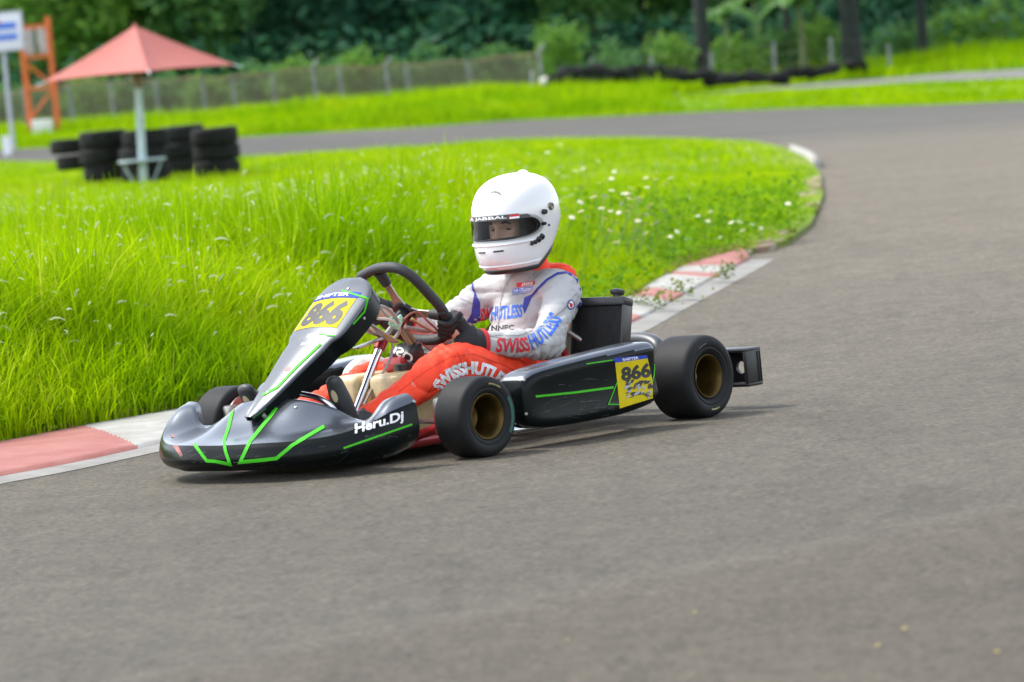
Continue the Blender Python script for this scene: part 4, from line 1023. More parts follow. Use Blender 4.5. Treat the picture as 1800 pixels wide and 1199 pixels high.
G_OUT = [(1385, 431), (1426, 400), (1447, 350), (1443, 312), (1421, 284), (1390, 267), (1330, 252), (1200, 246), (1050, 246), (900, 249), (700, 263), (430, 281), (250, 288), (0, 286), (-420, 300), (-1000, 335)]
K_OUT = [(-1000, 1082), (-700, 1006), (-420, 940), (-250, 900), (-100, 866), (0, 843), (80, 828), (160, 812), (300, 781), (450, 747), (620, 710), (800, 664), (1000, 612), (1112, 571), (1182, 534), (1250, 496), (1318, 459)]
K_STR = [(-1000, 1098), (-700, 1021), (-420, 954), (-250, 912), (-100, 876), (0, 852), (80, 837), (160, 821), (300, 790), (450, 757), (620, 721), (800, 676), (1000, 625), (1122, 588), (1205, 543), (1285, 500), (1362, 456)]
gin = line(G_IN); gout = line(G_OUT); kout = line(K_OUT); kstr = line(K_STR)
POLY = np.concatenate([gin, gout])[:, :2]
def inside_poly(x, y, P=POLY):
    r = np.zeros(len(x), bool); j = len(P) - 1
    for i in range(len(P)):
        c = ((P[i, 1] > y) != (P[j, 1] > y)) & (x < (P[j, 0] - P[i, 0]) * (y - P[i, 1]) / (P[j, 1] - P[i, 1] + 1e-12) + P[i, 0]); r ^= c; j = i
    return r
def make_island():
    bm = bmesh.new(); bm.faces.new([bm.verts.new((p[0], p[1], 0)) for p in POLY])
    for ax in (0, 1):
        for t in np.arange(-20, 90, 1.0):
            bmesh.ops.bisect_plane(bm, geom=bm.verts[:] + bm.edges[:] + bm.faces[:], plane_co=(t, 0, 0) if ax == 0 else (0, t, 0), plane_no=(1, 0, 0) if ax == 0 else (0, 1, 0), dist=1e-5)
    for v in bm.verts: v.co.z = float(terrain(v.co.x, v.co.y)) + .035
    be = [e for e in bm.edges if e.is_boundary]; ex = bmesh.ops.extrude_edge_only(bm, edges=be)      # earth edge down to the road
    for v in [g for g in ex['geom'] if isinstance(g, bmesh.types.BMVert)]: v.co.z -= .06
    me = bpy.data.meshes.new("infield"); bm.to_mesh(me); bm.free(); me.materials.append(mat("infield_soil", (.10, .16, .004), .95, var=.4, scale=3, col2=(.16, .20, .02)))
    tag(link(bpy.data.objects.new("infield", me)), kind="structure")
make_island()
def make_kerb():
    n = 70; a = spline(gin, n); b = spline(kout, n); c = spline(kstr, n); pxs = spline(np.array(K_OUT, float), n)[:, 0]
    pink = mat("kerb_pink", (.27, .088, .075), .85, var=.25, scale=5, col2=(.33, .14, .115), bump=.3, bscale=30); wht = mat("kerb_white", (.24, .23, .20), .85, var=.22, scale=5, col2=(.37, .365, .34), bump=.3, bscale=30)
    conc = mat("kerb_concrete", (.16, .155, .14), .9, var=.28, scale=7, bump=.4, bscale=40); side = conc
    bounds = [-1200, -860, -680, -500, -330, -190, -15, 245, 430, 600, 760, 900, 1040, 1130, 1180, 1205, 1256, 1270, 1297, 1500]
    cols = [k % 2 for k in range(len(bounds) - 1)]
    V = []; F = []; MI = []
    # five points across: back wall, top inner, mid, outer edge, strip
    prof = [(0, -.03)] + [(q_, .050 - .004 * q_ / .45 if q_ < .45 else .046 - .024 * (q_ - .45) / .52) for q_ in np.linspace(0, .97, 16)] + [(1.0, .0)]
    for i in range(len(a)):
        for t, z in prof:
            q = a[i] * (1 - t) + b[i] * t; V.append((q[0], q[1], float(terrain(q[0], q[1])) + z))
    np_ = len(prof)
    for i in range(len(a) - 1):
        for j in range(np_ - 1):
            s = 0; pe = pxs[i] + (95 if pxs[i] < 600 else 58) * (1 - max(0, prof[j][0]))
            for k in range(len(bounds) - 1):
                if bounds[k] <= pe < bounds[k + 1]: s = cols[k]
            F.append((i * np_ + j, i * np_ + j + 1, (i + 1) * np_ + j + 1, (i + 1) * np_ + j)); MI.append(2 if j == 0 else s)
    o = np_mesh("kerb", V, F, [pink, wht, conc], mi=MI); tag(o, "low sloping kerb painted in faded pink and white blocks along the tall grass", "kerb")
    V = []; F = []
    for i in range(len(a)):
        for q, z in ((b[i] * 1.0 + (b[i] - c[i]) * .02, .010), (c[i], .002)): V.append((q[0], q[1], float(terrain(q[0], q[1])) + z))
    for i in range(len(a) - 1): F.append((2 * i, 2 * i + 1, 2 * i + 3, 2 * i + 2))
    o = np_mesh("kerb_strip", V, F, mat("strip_concrete", (.17, .165, .15), .9, var=.3, scale=5, col2=(.25, .24, .22), bump=.3, bscale=40)); tag(o, kind="structure")
    # broken brick edging round the tip of the grass
    e = spline(line([(1330, 449), (1385, 433), (1424, 401), (1446, 352), (1444, 318)]), 6); bm_ = mat("old_brick", (.20, .13, .075), .95, var=.35, scale=5, col2=(.32, .27, .21), bump=.5, bscale=25)
    for i in range(len(e) - 1):
        t = e[i + 1] - e[i]; n_ = max(1, int(np.linalg.norm(t) / .32))
        for k in range(n_):
            if random.random() < .45: continue
            p = e[i] + t * (k + .5) / n_; ang = math.atan2(t[1], t[0]); q = MB()
            q.box((0, 0, 0), (random.uniform(.18, .27), random.uniform(.09, .14), .09), None, .012)
            o = q.build("brick", bm_, smooth=False); o.location = (p[0] + random.uniform(-.14, -.04), p[1] + random.uniform(-.03, .05), float(terrain(p[0], p[1])) + random.uniform(-.012, .012)); o.rotation_euler = (random.uniform(-.12, .12), random.uniform(-.1, .1), ang + random.uniform(-.3, .3))
            tag(o, "worn brown edging brick sunk in the soil at the tip of the grass island", "brick", "edging bricks at the tip of the grass")
    e0 = spline(line([(1388, 269), (1415, 281), (1432, 296)]), 6); e1 = spline(line([(1397, 268), (1427, 280), (1443, 295)]), 6); V = []; F = []
    for i in range(len(e0)):
        for q, z in ((e0[i], .0), (e0[i], .11), (e1[i], .09), (e1[i], 0)): V.append((q[0], q[1], float(terrain(q[0], q[1])) + z))
    k = len(e0)
    for i in range(k - 1):
        for j in range(3): F.append((4 * i + j, 4 * i + j + 1, 4 * i + j + 5, 4 * i + j + 4))
    F += [(0, 1, 2, 3), (4 * k - 4, 4 * k - 3, 4 * k - 2, 4 * k - 1)]
    o = np_mesh("kerb_stone", V, F, wht); tag(o, "short white painted kerb stone at the far tip of the grass island", "kerb stone")
make_kerb()

# ------------------------------------------------------------------ grass
grass_m = leafmat("grass_blades", (.215, .36, .0005), (.42, .60, .001), (.50, .56, .04), .55, .9, .7)
grass_far = leafmat("grass_far", (.22, .38, .0005), (.37, .54, .001), (.36, .42, .01), .5, .9, .35)
weed_m = leafmat("weed_leaves", (.045, .14, .002), (.17, .34, .003), None, .45, .8)
seed_m = leafmat("grass_heads", (.38, .45, .18), (.60, .63, .40), None, .4)
def blades(P, H, Wd, bend, az=None, lv=4):
    """P (n,3) H (n) Wd (n) bend (n) -> V, F for strips of lv levels"""
    n = len(P); az = rng.uniform(0, 2 * np.pi, n) if az is None else az; fa = az + rng.uniform(-1.2, 1.2, n) + np.pi / 2
    d = np.stack([np.cos(az), np.sin(az), np.zeros(n)], 1); w = np.stack([np.cos(fa), np.sin(fa), np.zeros(n)], 1)
    V = np.zeros((n, lv, 2, 3), np.float32)
    for i, t in enumerate(np.linspace(0, 1, lv)):
        c = P + d * (H * bend * t ** 2)[:, None]; c[:, 2] += H * (t - .38 * bend * t ** 2.4)
        hw = Wd * (1 - t ** 2.2) * .5 + .0006
        V[:, i, 0] = c - w * hw[:, None]; V[:, i, 1] = c + w * hw[:, None]
    base = (np.arange(n) * lv * 2)[:, None]; F = np.concatenate([base + np.array([2 * i, 2 * i + 1, 2 * i + 3, 2 * i + 2]) for i in range(lv - 1)], 0)
    return V.reshape(-1, 3), F
def fnoise(x, y, s, seed=0):
    """cheap smooth value noise"""
    r = np.random.default_rng(seed); g = r.random((64, 64)); u = x * s % 63; v = y * s % 63
    i = np.floor(u).astype(int); j = np.floor(v).astype(int); a = u - i; b = v - j; a = a * a * (3 - 2 * a); b = b * b * (3 - 2 * b)
    return (g[i, j] * (1 - a) + g[i + 1, j] * a) * (1 - b) + (g[i, j + 1] * (1 - a) + g[i + 1, j + 1] * a) * b
def edge_dist(x, y, E):
    d = np.full(len(x), 1e9)
    for i in range(len(E) - 1):
        a = E[i, :2]; b = E[i + 1, :2]; ab = b - a; t = np.clip(((x - a[0]) * ab[0] + (y - a[1]) * ab[1]) / (ab @ ab + 1e-9), 0, 1)
        d = np.minimum(d, np.hypot(x - a[0] - t * ab[0], y - a[1] - t * ab[1]))
    return d
EDGE = np.concatenate([gin, gout])
def field_height(x, y):
    d = edge_dist(x, y, EDGE)
    sx = x / np.maximum(y, 1) * FPX + 900              # how far right it stands as seen from the track
    tall = np.clip((1010 - sx) / 180, 0, 1) * np.clip((42 - y) / 15, 0, 1)
    mid = np.clip((1330 - sx) / 200, 0, 1) * np.clip((34 - y) / 6, 0, 1)
    h = .075 + .50 * tall + .20 * mid * (1 - tall)
    e = np.clip(d / .9, 0, 1); h = h * (.22 + .78 * e ** .8)
    return h * (.75 + .5 * fnoise(x, y, .9, 3))
def scatter(n, y0, y1):
    t = rng.random(n); y = np.sqrt(y0 * y0 + t * (y1 * y1 - y0 * y0)); x = rng.uniform(-.200, .080, n) * y
    k = inside_poly(x, y); return x[k], y[k]
def make_grass():
    VV = []; FF = []; k = 0
    def put(V, F):
        nonlocal k
        VV.append(V); FF.append(F + k); k += len(V)
    for n, y0, y1, w, lv, hm in ((255000, 12.5, 24, .0070, 5, 1.0), (150000, 24, 44, .012, 4, 1.0), (112000, 44, 90, .026, 3, 1.15)):
        x, y = scatter(n, y0, y1); h = field_height(x, y) * rng.uniform(.5, 1.25, len(x)) * hm
        cl = fnoise(x, y, 2.3, 5); h *= .8 + .45 * cl
        P = np.stack([x, y, terrain(x, y) + .03], 1)
        V, F = blades(P, h, w * rng.uniform(.6, 1.4, len(x)) * (.6 + h), rng.beta(1.7, 2.7, len(x)) * 1.05, None, lv); put(V, F)
    o = np_mesh("tall_grass", np.concatenate(VV), np.concatenate(FF), grass_m); tag(o, kind="stuff")
    # arching pale seed heads above the field
    x, y = scatter(10500, 13.5, 40); h = field_height(x, y); keep = (h > .33); x, y, h = x[keep], y[keep], h[keep]
    P = np.stack([x, y, terrain(x, y) + .03], 1); n = len(x)
    stem, Fs = blades(P, h * rng.uniform(.85, 1.35, n), np.full(n, .0035), rng.uniform(.2, .7, n), None, 6)
    st = stem.reshape(n, 6, 2, 3).mean(2); tip = st[:, 5]; dr = st[:, 5] - st[:, 4]; dr /= np.linalg.norm(dr, axis=1)[:, None] + 1e-9
    HV = []; HF = []; sl = rng.uniform(.025, .085, n); w = np.array([.6, .2, 0])
    for i, t in enumerate((0, .33, .66, 1)):
        c = tip + dr * (sl * t)[:, None]; c[:, 2] -= sl * .55 * t * t; hw = .0042 * math.sin(math.pi * (.15 + .8 * t)) + .0006
        sd = np.cross(dr, rng.normal(size=(n, 3)) * .2 + np.array([.2, 1, .4])); sd /= np.linalg.norm(sd, axis=1)[:, None] + 1e-9
        if i == 0: s0 = sd
        HV.append(np.stack([c - s0 * hw, c + s0 * hw], 1))
    HV = np.stack(HV, 1); base = (np.arange(n) * 8)[:, None]; HF = np.concatenate([base + np.array([2 * i, 2 * i + 1, 2 * i + 3, 2 * i + 2]) for i in range(3)], 0)
    o = np_mesh("grass_seed_heads", np.concatenate([stem, HV.reshape(-1, 3)]), np.concatenate([Fs, HF + len(stem)]), [grass_m, seed_m], mi=np.concatenate([np.zeros(len(Fs), int), np.ones(len(HF), int)])); tag(o, kind="stuff")
    # broad-leaved weeds: along the kerb and round the flowers
    x, y = scatter(150000, 13.2, 34); d = edge_dist(x, y, gin); sx = x / y * FPX + 900
    pr = np.where(sx > 930, np.clip(1.25 - d / 5.0, .10, 1) * np.clip((34 - y) / 5, 0, 1), np.clip(1.1 - d / 1.6, 0.04, 1))
    kp = rng.random(len(x)) < pr * .8; x, y, d = x[kp], y[kp], d[kp]; n = len(x)
    z = terrain(x, y) + .03 + rng.random(n) ** .8 * np.clip(.10 + d * .16, .05, .30)
    s = rng.uniform(.018, .05, n); az = rng.uniform(0, 2 * np.pi, n); tl = rng.uniform(-.3, .9, n)
    u = np.stack([np.cos(az) * np.cos(tl), np.sin(az) * np.cos(tl), np.sin(tl)], 1) * s[:, None]; v = np.stack([-np.sin(az), np.cos(az), rng.uniform(-.4, .4, n)], 1) * (s * .42)[:, None]
    c = np.stack([x, y, z], 1); V = np.stack([c, c + u * .5 + v, c + u, c + u * .5 - v], 1).reshape(-1, 3); F = np.arange(4 * n).reshape(-1, 4)
    o = np_mesh("weeds", V, F, weed_m); tag(o, kind="stuff")
    # tufts that grew over the kerb
    C = []
    for px, py, rr, nn_ in ((1270, 498, .10, 90), (1207, 530, .10, 80), (1168, 550, .08, 50), (1303, 464, .07, 40), (1392, 430, .05, 60), (1436, 385, .05, 50), (1130, 548, .14, 120)):
        g = ground_at(px, py); q = g + rng.normal(size=(nn_, 3)) * np.array([rr, rr * 1.3, 0]) * .4; q[:, 2] = terrain(q[:, 0], q[:, 1]) + .02 + rng.random(nn_) * .09; C.append(q)
    C = np.concatenate(C); n = len(C); s = rng.uniform(.015, .035, n); az = rng.uniform(0, 2 * np.pi, n); tl = rng.uniform(-.3, 1.0, n)
    u = np.stack([np.cos(az) * np.cos(tl), np.sin(az) * np.cos(tl), np.sin(tl)], 1) * s[:, None]; v = np.stack([-np.sin(az), np.cos(az), rng.uniform(-.4, .4, n)], 1) * (s * .4)[:, None]
    o = np_mesh("kerb_weeds", np.stack([C, C + u * .5 + v, C + u, C + u * .5 - v], 1).reshape(-1, 3), np.arange(4 * n).reshape(-1, 4), leafmat("kerb_weed_leaves", (.06, .10, .01), (.20, .26, .03), (.25, .16, .06), .4)); tag(o, kind="stuff")
    # dry thatch at the kerb edge
    x, y = scatter(120000, 13.2, 32); d = edge_dist(x, y, gin); kp = d < .45 * rng.random(len(x)) ** .6; x, y = x[kp], y[kp]; n = len(x)
    V, F = blades(np.stack([x, y, terrain(x, y) + .03], 1), rng.uniform(.04, .10, n), np.full(n, .005), rng.uniform(.6, 1.2, n), None, 3)
    o = np_mesh("dry_grass", V, F, leafmat("dry_straw", (.22, .17, .05), (.36, .30, .10), None, .3)); tag(o, kind="stuff")
    # bank beyond the far straight
    n = 125000; x = rng.uniform(-28, 34, n); fy = far_y(x); y = fy + rng.random(n) ** 1.3 * (138 - fy)
    rl = np.interp(x, lo_[:, 0], lo_[:, 1]); rh = np.interp(x, hi_[:, 0], hi_[:, 1]); on = (x > lo_[0, 0]) & (y > rl - .1) & (y < rh + .3)
    kp = ~on & (np.abs(x / y) < .25); x, y, fy = x[kp], y[kp], fy[kp]; n = len(x)
    h = (.20 + .34 * fnoise(x, y, .45, 9)) * rng.uniform(.6, 1.3, n) * np.clip(.3 + (y - fy) / 3.5, .3, 1); nr_ = np.clip((np.interp(x, lo_[:, 0], lo_[:, 1]) - y) / 16, .0, 1); h = np.where((x > lo_[0, 0]) & (y < np.interp(x, lo_[:, 0], lo_[:, 1]) + .1), h * (.12 + .88 * nr_), h); h = np.where(x > lo_[0, 0] - .5, h * np.where(y < np.interp(x, lo_[:, 0], lo_[:, 1]), .45, 1.3), h)
    V, F = blades(np.stack([x, y, terrain(x, y) - .03], 1), h, np.full(n, .05) * rng.uniform(.6, 1.4, n), rng.beta(1.6, 2.4, n), None, 3)
    o = np_mesh("bank_grass", V, F, grass_far); tag(o, kind="stuff")
lo_ = spline(line([(1180, 168), (1300, 162), (1400, 157), (1520, 150), (1650, 144), (1800, 137), (2150, 122)]), 8); hi_ = spline(line([(1180, 166.5), (1300, 158), (1400, 150), (1520, 141), (1650, 131), (1800, 122), (2150, 100)]), 8)
make_grass()
def make_flowers():
    spots = [(790, 335), (785, 345), (1025, 296), (1020, 290), (1075, 314), (1065, 318), (1052, 322), (1018, 328), (1135, 313), (1143, 309), (1168, 324), (1045, 338), (1043, 346), (1063, 345), (1098, 340), (1104, 343), (1120, 352), (1020, 355), (1143, 360), (1168, 370), (1092, 358), (1108, 362), (1073, 371), (1140, 366), (1160, 361), (1189, 381), (1136, 377), (1125, 379), (1122, 388), (1155, 391), (1131, 394), (1005, 382), (1033, 381), (1249, 372), (1306, 378), (1300, 390), (1323, 394), (1338, 401), (1285, 391), (1246, 396), (1190, 407), (1178, 416), (1156, 418), (1210, 420), (1115, 418), (1072, 405), (1305, 405), (1266, 416), (1232, 432), (1385, 358), (1207, 441), (70, 384), (78, 383), (62, 386), (1256, 420), (1000, 262), (985, 255), (962, 268), (1080, 302), (1011, 300)] + [(random.gauss(1120, 85), random.gauss(358, 38)) for _ in range(34)]
    wp = mat("petal_white", (.80, .80, .76), .6); yc = mat("floret_yellow", (.75, .42, .02), .6); stm = mat("stem_green", (.12, .24, .02), .6)
    proto = None
    for i, (px, py) in enumerate(spots):
        h = random.uniform(.44, .56) if px < 1200 else random.uniform(.28, .38)
        while True:                                    # the head's height above the field, never outside it
            g = ground_at(px, py, h); x, y = g[0], g[1]
            if h < .1 or (inside_poly(np.array([x]), np.array([y]))[0] and edge_dist(np.array([x]), np.array([y]), gin)[0] > .25): break
            h -= .02
        if proto is None:
            proto = empty("daisy", (0, 0, 0)); mb = MB(); pet = []
            for k in range(6):
                a = k * math.pi / 3; ca, sa = math.cos(a), math.sin(a)
                mb.add([(0, 0, 0), (ca * .009 - sa * .006, sa * .009 + ca * .006, .002), (ca * .019, sa * .019, -.001), (ca * .009 + sa * .006, sa * .009 - ca * .006, .002)], [(0, 1, 2, 3)])
            mb.build("petals", wp, proto, smooth=False); mb = MB(); mb.lathe([(0, .006), (.004, .0055), (.006, 0)], (0, 0, 0), (0, 0, 1), 8); mb.build("flower_centre", yc, proto)
            mb = MB(); mb.tube([(0, 0, 0), (.01, .004, -.15), (.02, .0, -.42)], .0016, 5); mb.build("stem", stm, proto); r = proto
        else: r = copy_tree(proto)
        r.location = (x, y, terrain(x, y).item() + h); r.rotation_euler = (random.uniform(-.7, .1), random.uniform(-.4, .4), random.uniform(0, 6)); s = random.uniform(.9, 1.35); r.scale = (s, s, min(s, (h + .04) / .42))
        tag(r, "small white daisy with a yellow centre on a thin stem in the green grass", "flower", "white daisies in the grass")
make_flowers()
def make_leaves():
    lm = mat("leaf_yellow", (.27, .20, .05), .7, var=.3, scale=60)
    for i, (px, py, lb) in enumerate([(1541, 1141, "leftmost of the three yellow fallen leaves on the asphalt, lower right"), (1588, 1111, "middle and highest of the three yellow fallen leaves on the asphalt, lower right"), (1752, 1152, "yellow fallen leaf on the asphalt nearest the lower right corner"), (1221, 1082, "small dry leaf lying alone on the asphalt below the rear wheel"), (1001, 1130, "small dry leaf on the asphalt at the bottom edge, nearest the middle")]):
        g = ground_at(px, py); mb = MB(); a = random.uniform(0, 3); V = []; s = .011 if i < 3 else .008
        for k in range(9):
            t = k / 8; w = math.sin(math.pi * t) ** .8 * s * .55; V += [((t - .5) * s * 2, -w, .003 + .004 * t * t), ((t - .5) * s * 2, w, .003 + .006 * abs(t - .5))]
        mb.add(V, [(2 * k, 2 * k + 1, 2 * k + 3, 2 * k + 2) for k in range(8)]); o = mb.build("fallen_leaf", lm); o.location = g + np.array([0, 0, .003]); o.rotation_euler = (0, 0, a); tag(o, lb, "leaf")
make_leaves()
# ================================================================== THINGS BEYOND THE TRACK
def make_tyres():
    tm = mat("old_tyre", (.007, .008, .008), .85, var=.5, scale=9, col2=(.022, .024, .022), spec=.2); dm = mat("tyre_inside", (.008, .008, .008), .9)
    def tyre_mesh(r=.335, w=.235):
        h = w / 2; pr = [(-h * .8, .60), (-h * .98, .66), (-h, .82), (-h * .92, .93), (-h * .75, .99), (-h * .45, 1), (-h * .40, .975), (-h * .34, 1), (h * .34, 1), (h * .4, .975), (h * .45, 1), (h * .75, .99), (h * .92, .93), (h, .82), (h * .98, .66), (h * .8, .60)]
        mb = MB(); mb.lathe([(t, q * r) for t, q in pr], (0, 0, 0), (0, 0, 1), 36)
        mb.lathe([(h * .8, .6 * r), (h * .5, .9 * r), (-h * .5, .9 * r), (-h * .8, .6 * r)], (0, 0, 0), (0, 0, 1), 36, 1); return mb
    proto = None
    def put(loc, rot, lb, grp, sc_=1.0):
        nonlocal proto
        if proto is None: proto = tyre_mesh().build("tyre", [tm, dm]); o = proto
        else: o = proto.copy(); COL.objects.link(o)
        o.location = loc; o.rotation_euler = rot; o.scale = (sc_,) * 3; tag(o, lb, "tyre", grp)
    stacks = [(133, 300, 60.5, 2, "far left stack, lowest of the five"), (186, 317, 59.8, 3, "second stack from the left by the umbrella"), (260, 317, 59.2, 3, "stack right behind the umbrella pole"), (322, 306, 61.6, 3, "stack just right of the umbrella pole"), (384, 311, 60.2, 3, "far right stack near the track")]
    lev = {2: ["bottom tyre", "top tyre"], 3: ["bottom tyre", "middle tyre", "top tyre"]}
    for px, py, D, n, lb in stacks:
        p = at(px, py, D); z = p[2]
        for k in range(n): put((p[0] + random.uniform(-.035, .035) - .02 * k * (px < 150), D + random.uniform(-.03, .03), z + .118 + .233 * k), (random.uniform(-.03, .03), random.uniform(-.03, .03), random.uniform(0, 6)), "old black %s of the %s" % (lev[n][k], lb), "tyres stacked round the umbrella", (.86 if px < 150 else 1.0))
    # long low tyre wall behind the bank
    n = 34; xs = np.concatenate([np.linspace(985, 1505, 24), np.array([1005, 1028, 1046, 1068, 1090, 1118, 1136, 1152, 1215, 1330])]); ys = np.interp(xs, [930, 1050, 1150, 1300, 1400, 1520], [166, 163, 160, 148, 138, 124])
    for i in range(n):
        D = 116 + 10 * (xs[i] - 985) / 520; p = at(xs[i], ys[i], D)
        up_ = False; jz = random.uniform(-.07, .07); zz = .22 if i >= 24 and xs[i] < 1170 else 0
        if i < 24 and i % 6 == 4: continue
        put((p[0], D, p[2] + zz + jz + .24 * max(0, min(1, (1300 - xs[i]) / 80)) + (.36 if up_ else .12)), (R(80) if up_ else random.uniform(-.3, .3), random.uniform(-.3, .3), random.uniform(-.4, .4)), "dark old tyre standing upright in the long tyre wall before the trees" if up_ else ("dark old tyre on top of another in the long tyre wall before the trees" if zz else "dark old tyre lying flat in the long tyre wall before the trees"), "tyres of the long wall before the trees", 1.05)
    p = at(955, 157, 117); e = empty("cloth_bundle", (p[0], 117, p[2]))
    tag(e, "small red and white cloth bundle lying by the end of the fence", "bundle")
    for nm, c, d, cc in (("red_cloth", (-.12, 0, .06), (.11, .09, .09), (.45, .05, .05)), ("white_cloth", (.10, 0, .20), (.15, .12, .14), (.55, .55, .48)), ("dark_cloth", (.02, 0, -.06), (.42, .15, .10), (.02, .02, .025))):
        mb = MB(); v, f = round_tube([(c[0] - d[0] * .6, c[1], c[2]), c, (c[0] + d[0] * .6, c[1], c[2] + .03)], [d[2] * .8, d[2], d[2] * .7], 14, 4); mb.add(v, f); o = mb.build(nm, mat(nm, cc, .8, bump=.4, bscale=12), e)
        wrinkle(o.data, lambda q: .03 * nz(q, 9, 9, 9))
    mb = MB(); mb.tube([(-.33, .05, -.1), (-.26, .05, .55)], .03, 8); mb.build("stick", mat("stick_grey", (.35, .36, .4), .6), e)
make_tyres()
def make_umbrella():
    D = 58.6; b = at(252, 328, D); top = at(237, 45, D); s = FPX / D; H = top[2] - b[2]
    r = empty("parasol", (b[0], D, b[2] - .05)); tag(r, "faded pink square parasol on a grey pole standing among tyre stacks", "parasol")
    cloth = mat("parasol_cloth", (.38, .115, .095), .8, var=.06, scale=4, bump=.1, bscale=20); under = cloth
    pole = mat("pole_paint", (.40, .50, .52), .5, var=.15, scale=8); wood = mat("pole_wood", (.20, .12, .07), .7)
    tx = float(top[0] - b[0]); tilt = Vector((tx * 1.0 + .03, 0, H))
    ax = tilt.normalized()
    half = 1.33; N = 14; V = []; F = []; ang0 = R(-80); ap = Vector((tx, 0, H + .05))
    corner = [ap + Vector((math.cos(ang0 + k * math.pi / 2) * half, math.sin(ang0 + k * math.pi / 2) * half, -.66)) for k in range(4)]
    for k in range(4):
        c0, c1 = corner[k], corner[(k + 1) % 4]; base = len(V)
        for i in range(N + 1):
            t = i / N
            for j in range(N + 1):
                q = j / N; e = c0.lerp(c1, q); mid = (c0 + c1) / 2
                e = e.lerp(Vector((ap.x, ap.y, e.z)), .14 * (1 - (2 * q - 1) ** 2)); e.z += .02 * (1 - (2 * q - 1) ** 2)
                p = ap.lerp(e, t); p.z -= .015 * math.sin(math.pi * t); p.z -= .035 * math.sin(math.pi * t) * (1 - (2 * q - 1) ** 2)
                V.append(p)
        F += [tuple(base + a for a in f) for f in grid_faces(N + 1, N + 1)]
    me = modified(V, F, [("WELD", dict(merge_threshold=.002)), ("SOLIDIFY", dict(thickness=.004))]); me.materials.clear(); me.materials.append(cloth); fin(me, True, 12); link(bpy.data.objects.new("canopy", me), r)
    for c in corner:
        mb = MB(); mb.tube([ap - Vector((0, 0, .06)), ap.lerp(c, .5) - Vector((0, 0, .13)), c - Vector((0, 0, .01)), c + (c - ap).normalized() * .11], .013, 8); mb.build("rib", pole, r)
    mb = MB(); mb.tube([(.0, 0, -.15), Vector((0, 0, 0)).lerp(ap, .62)], [.062, .052], 16); mb.build("pole", pole, r)
    mb = MB(); mb.tube([Vector((0, 0, 0)).lerp(ap, .60), Vector((0, 0, 0)).lerp(ap, .97)], .045, 14); mb.build("upper_pole", wood, r)
    zt = (328 - 282) / s + .05; c = Vector((0, 0, 0)).lerp(ap, zt / (H + .05))
    mb = MB(); mb.lathe([(-.018, .05), (-.018, .325), (.0, .335), (.018, .325), (.018, .05)], c, (0, 0, 1), 36); mb.build("round_table", pole, r)
    for k in range(4):
        a = k * math.pi / 2 + .2; mb = MB(); mb.tube([c + Vector((math.cos(a) * .27, math.sin(a) * .27, -.02)), Vector((math.cos(a) * .06, math.sin(a) * .06, -.05))], .014, 8); mb.build("table_brace", pole, r)
    mb = MB(); mb.tube([ap + Vector((0, 0, -.05)), ap + Vector((0, 0, .03))], [.05, .012], 12); mb.build("top_cap", cloth, r)
make_umbrella()
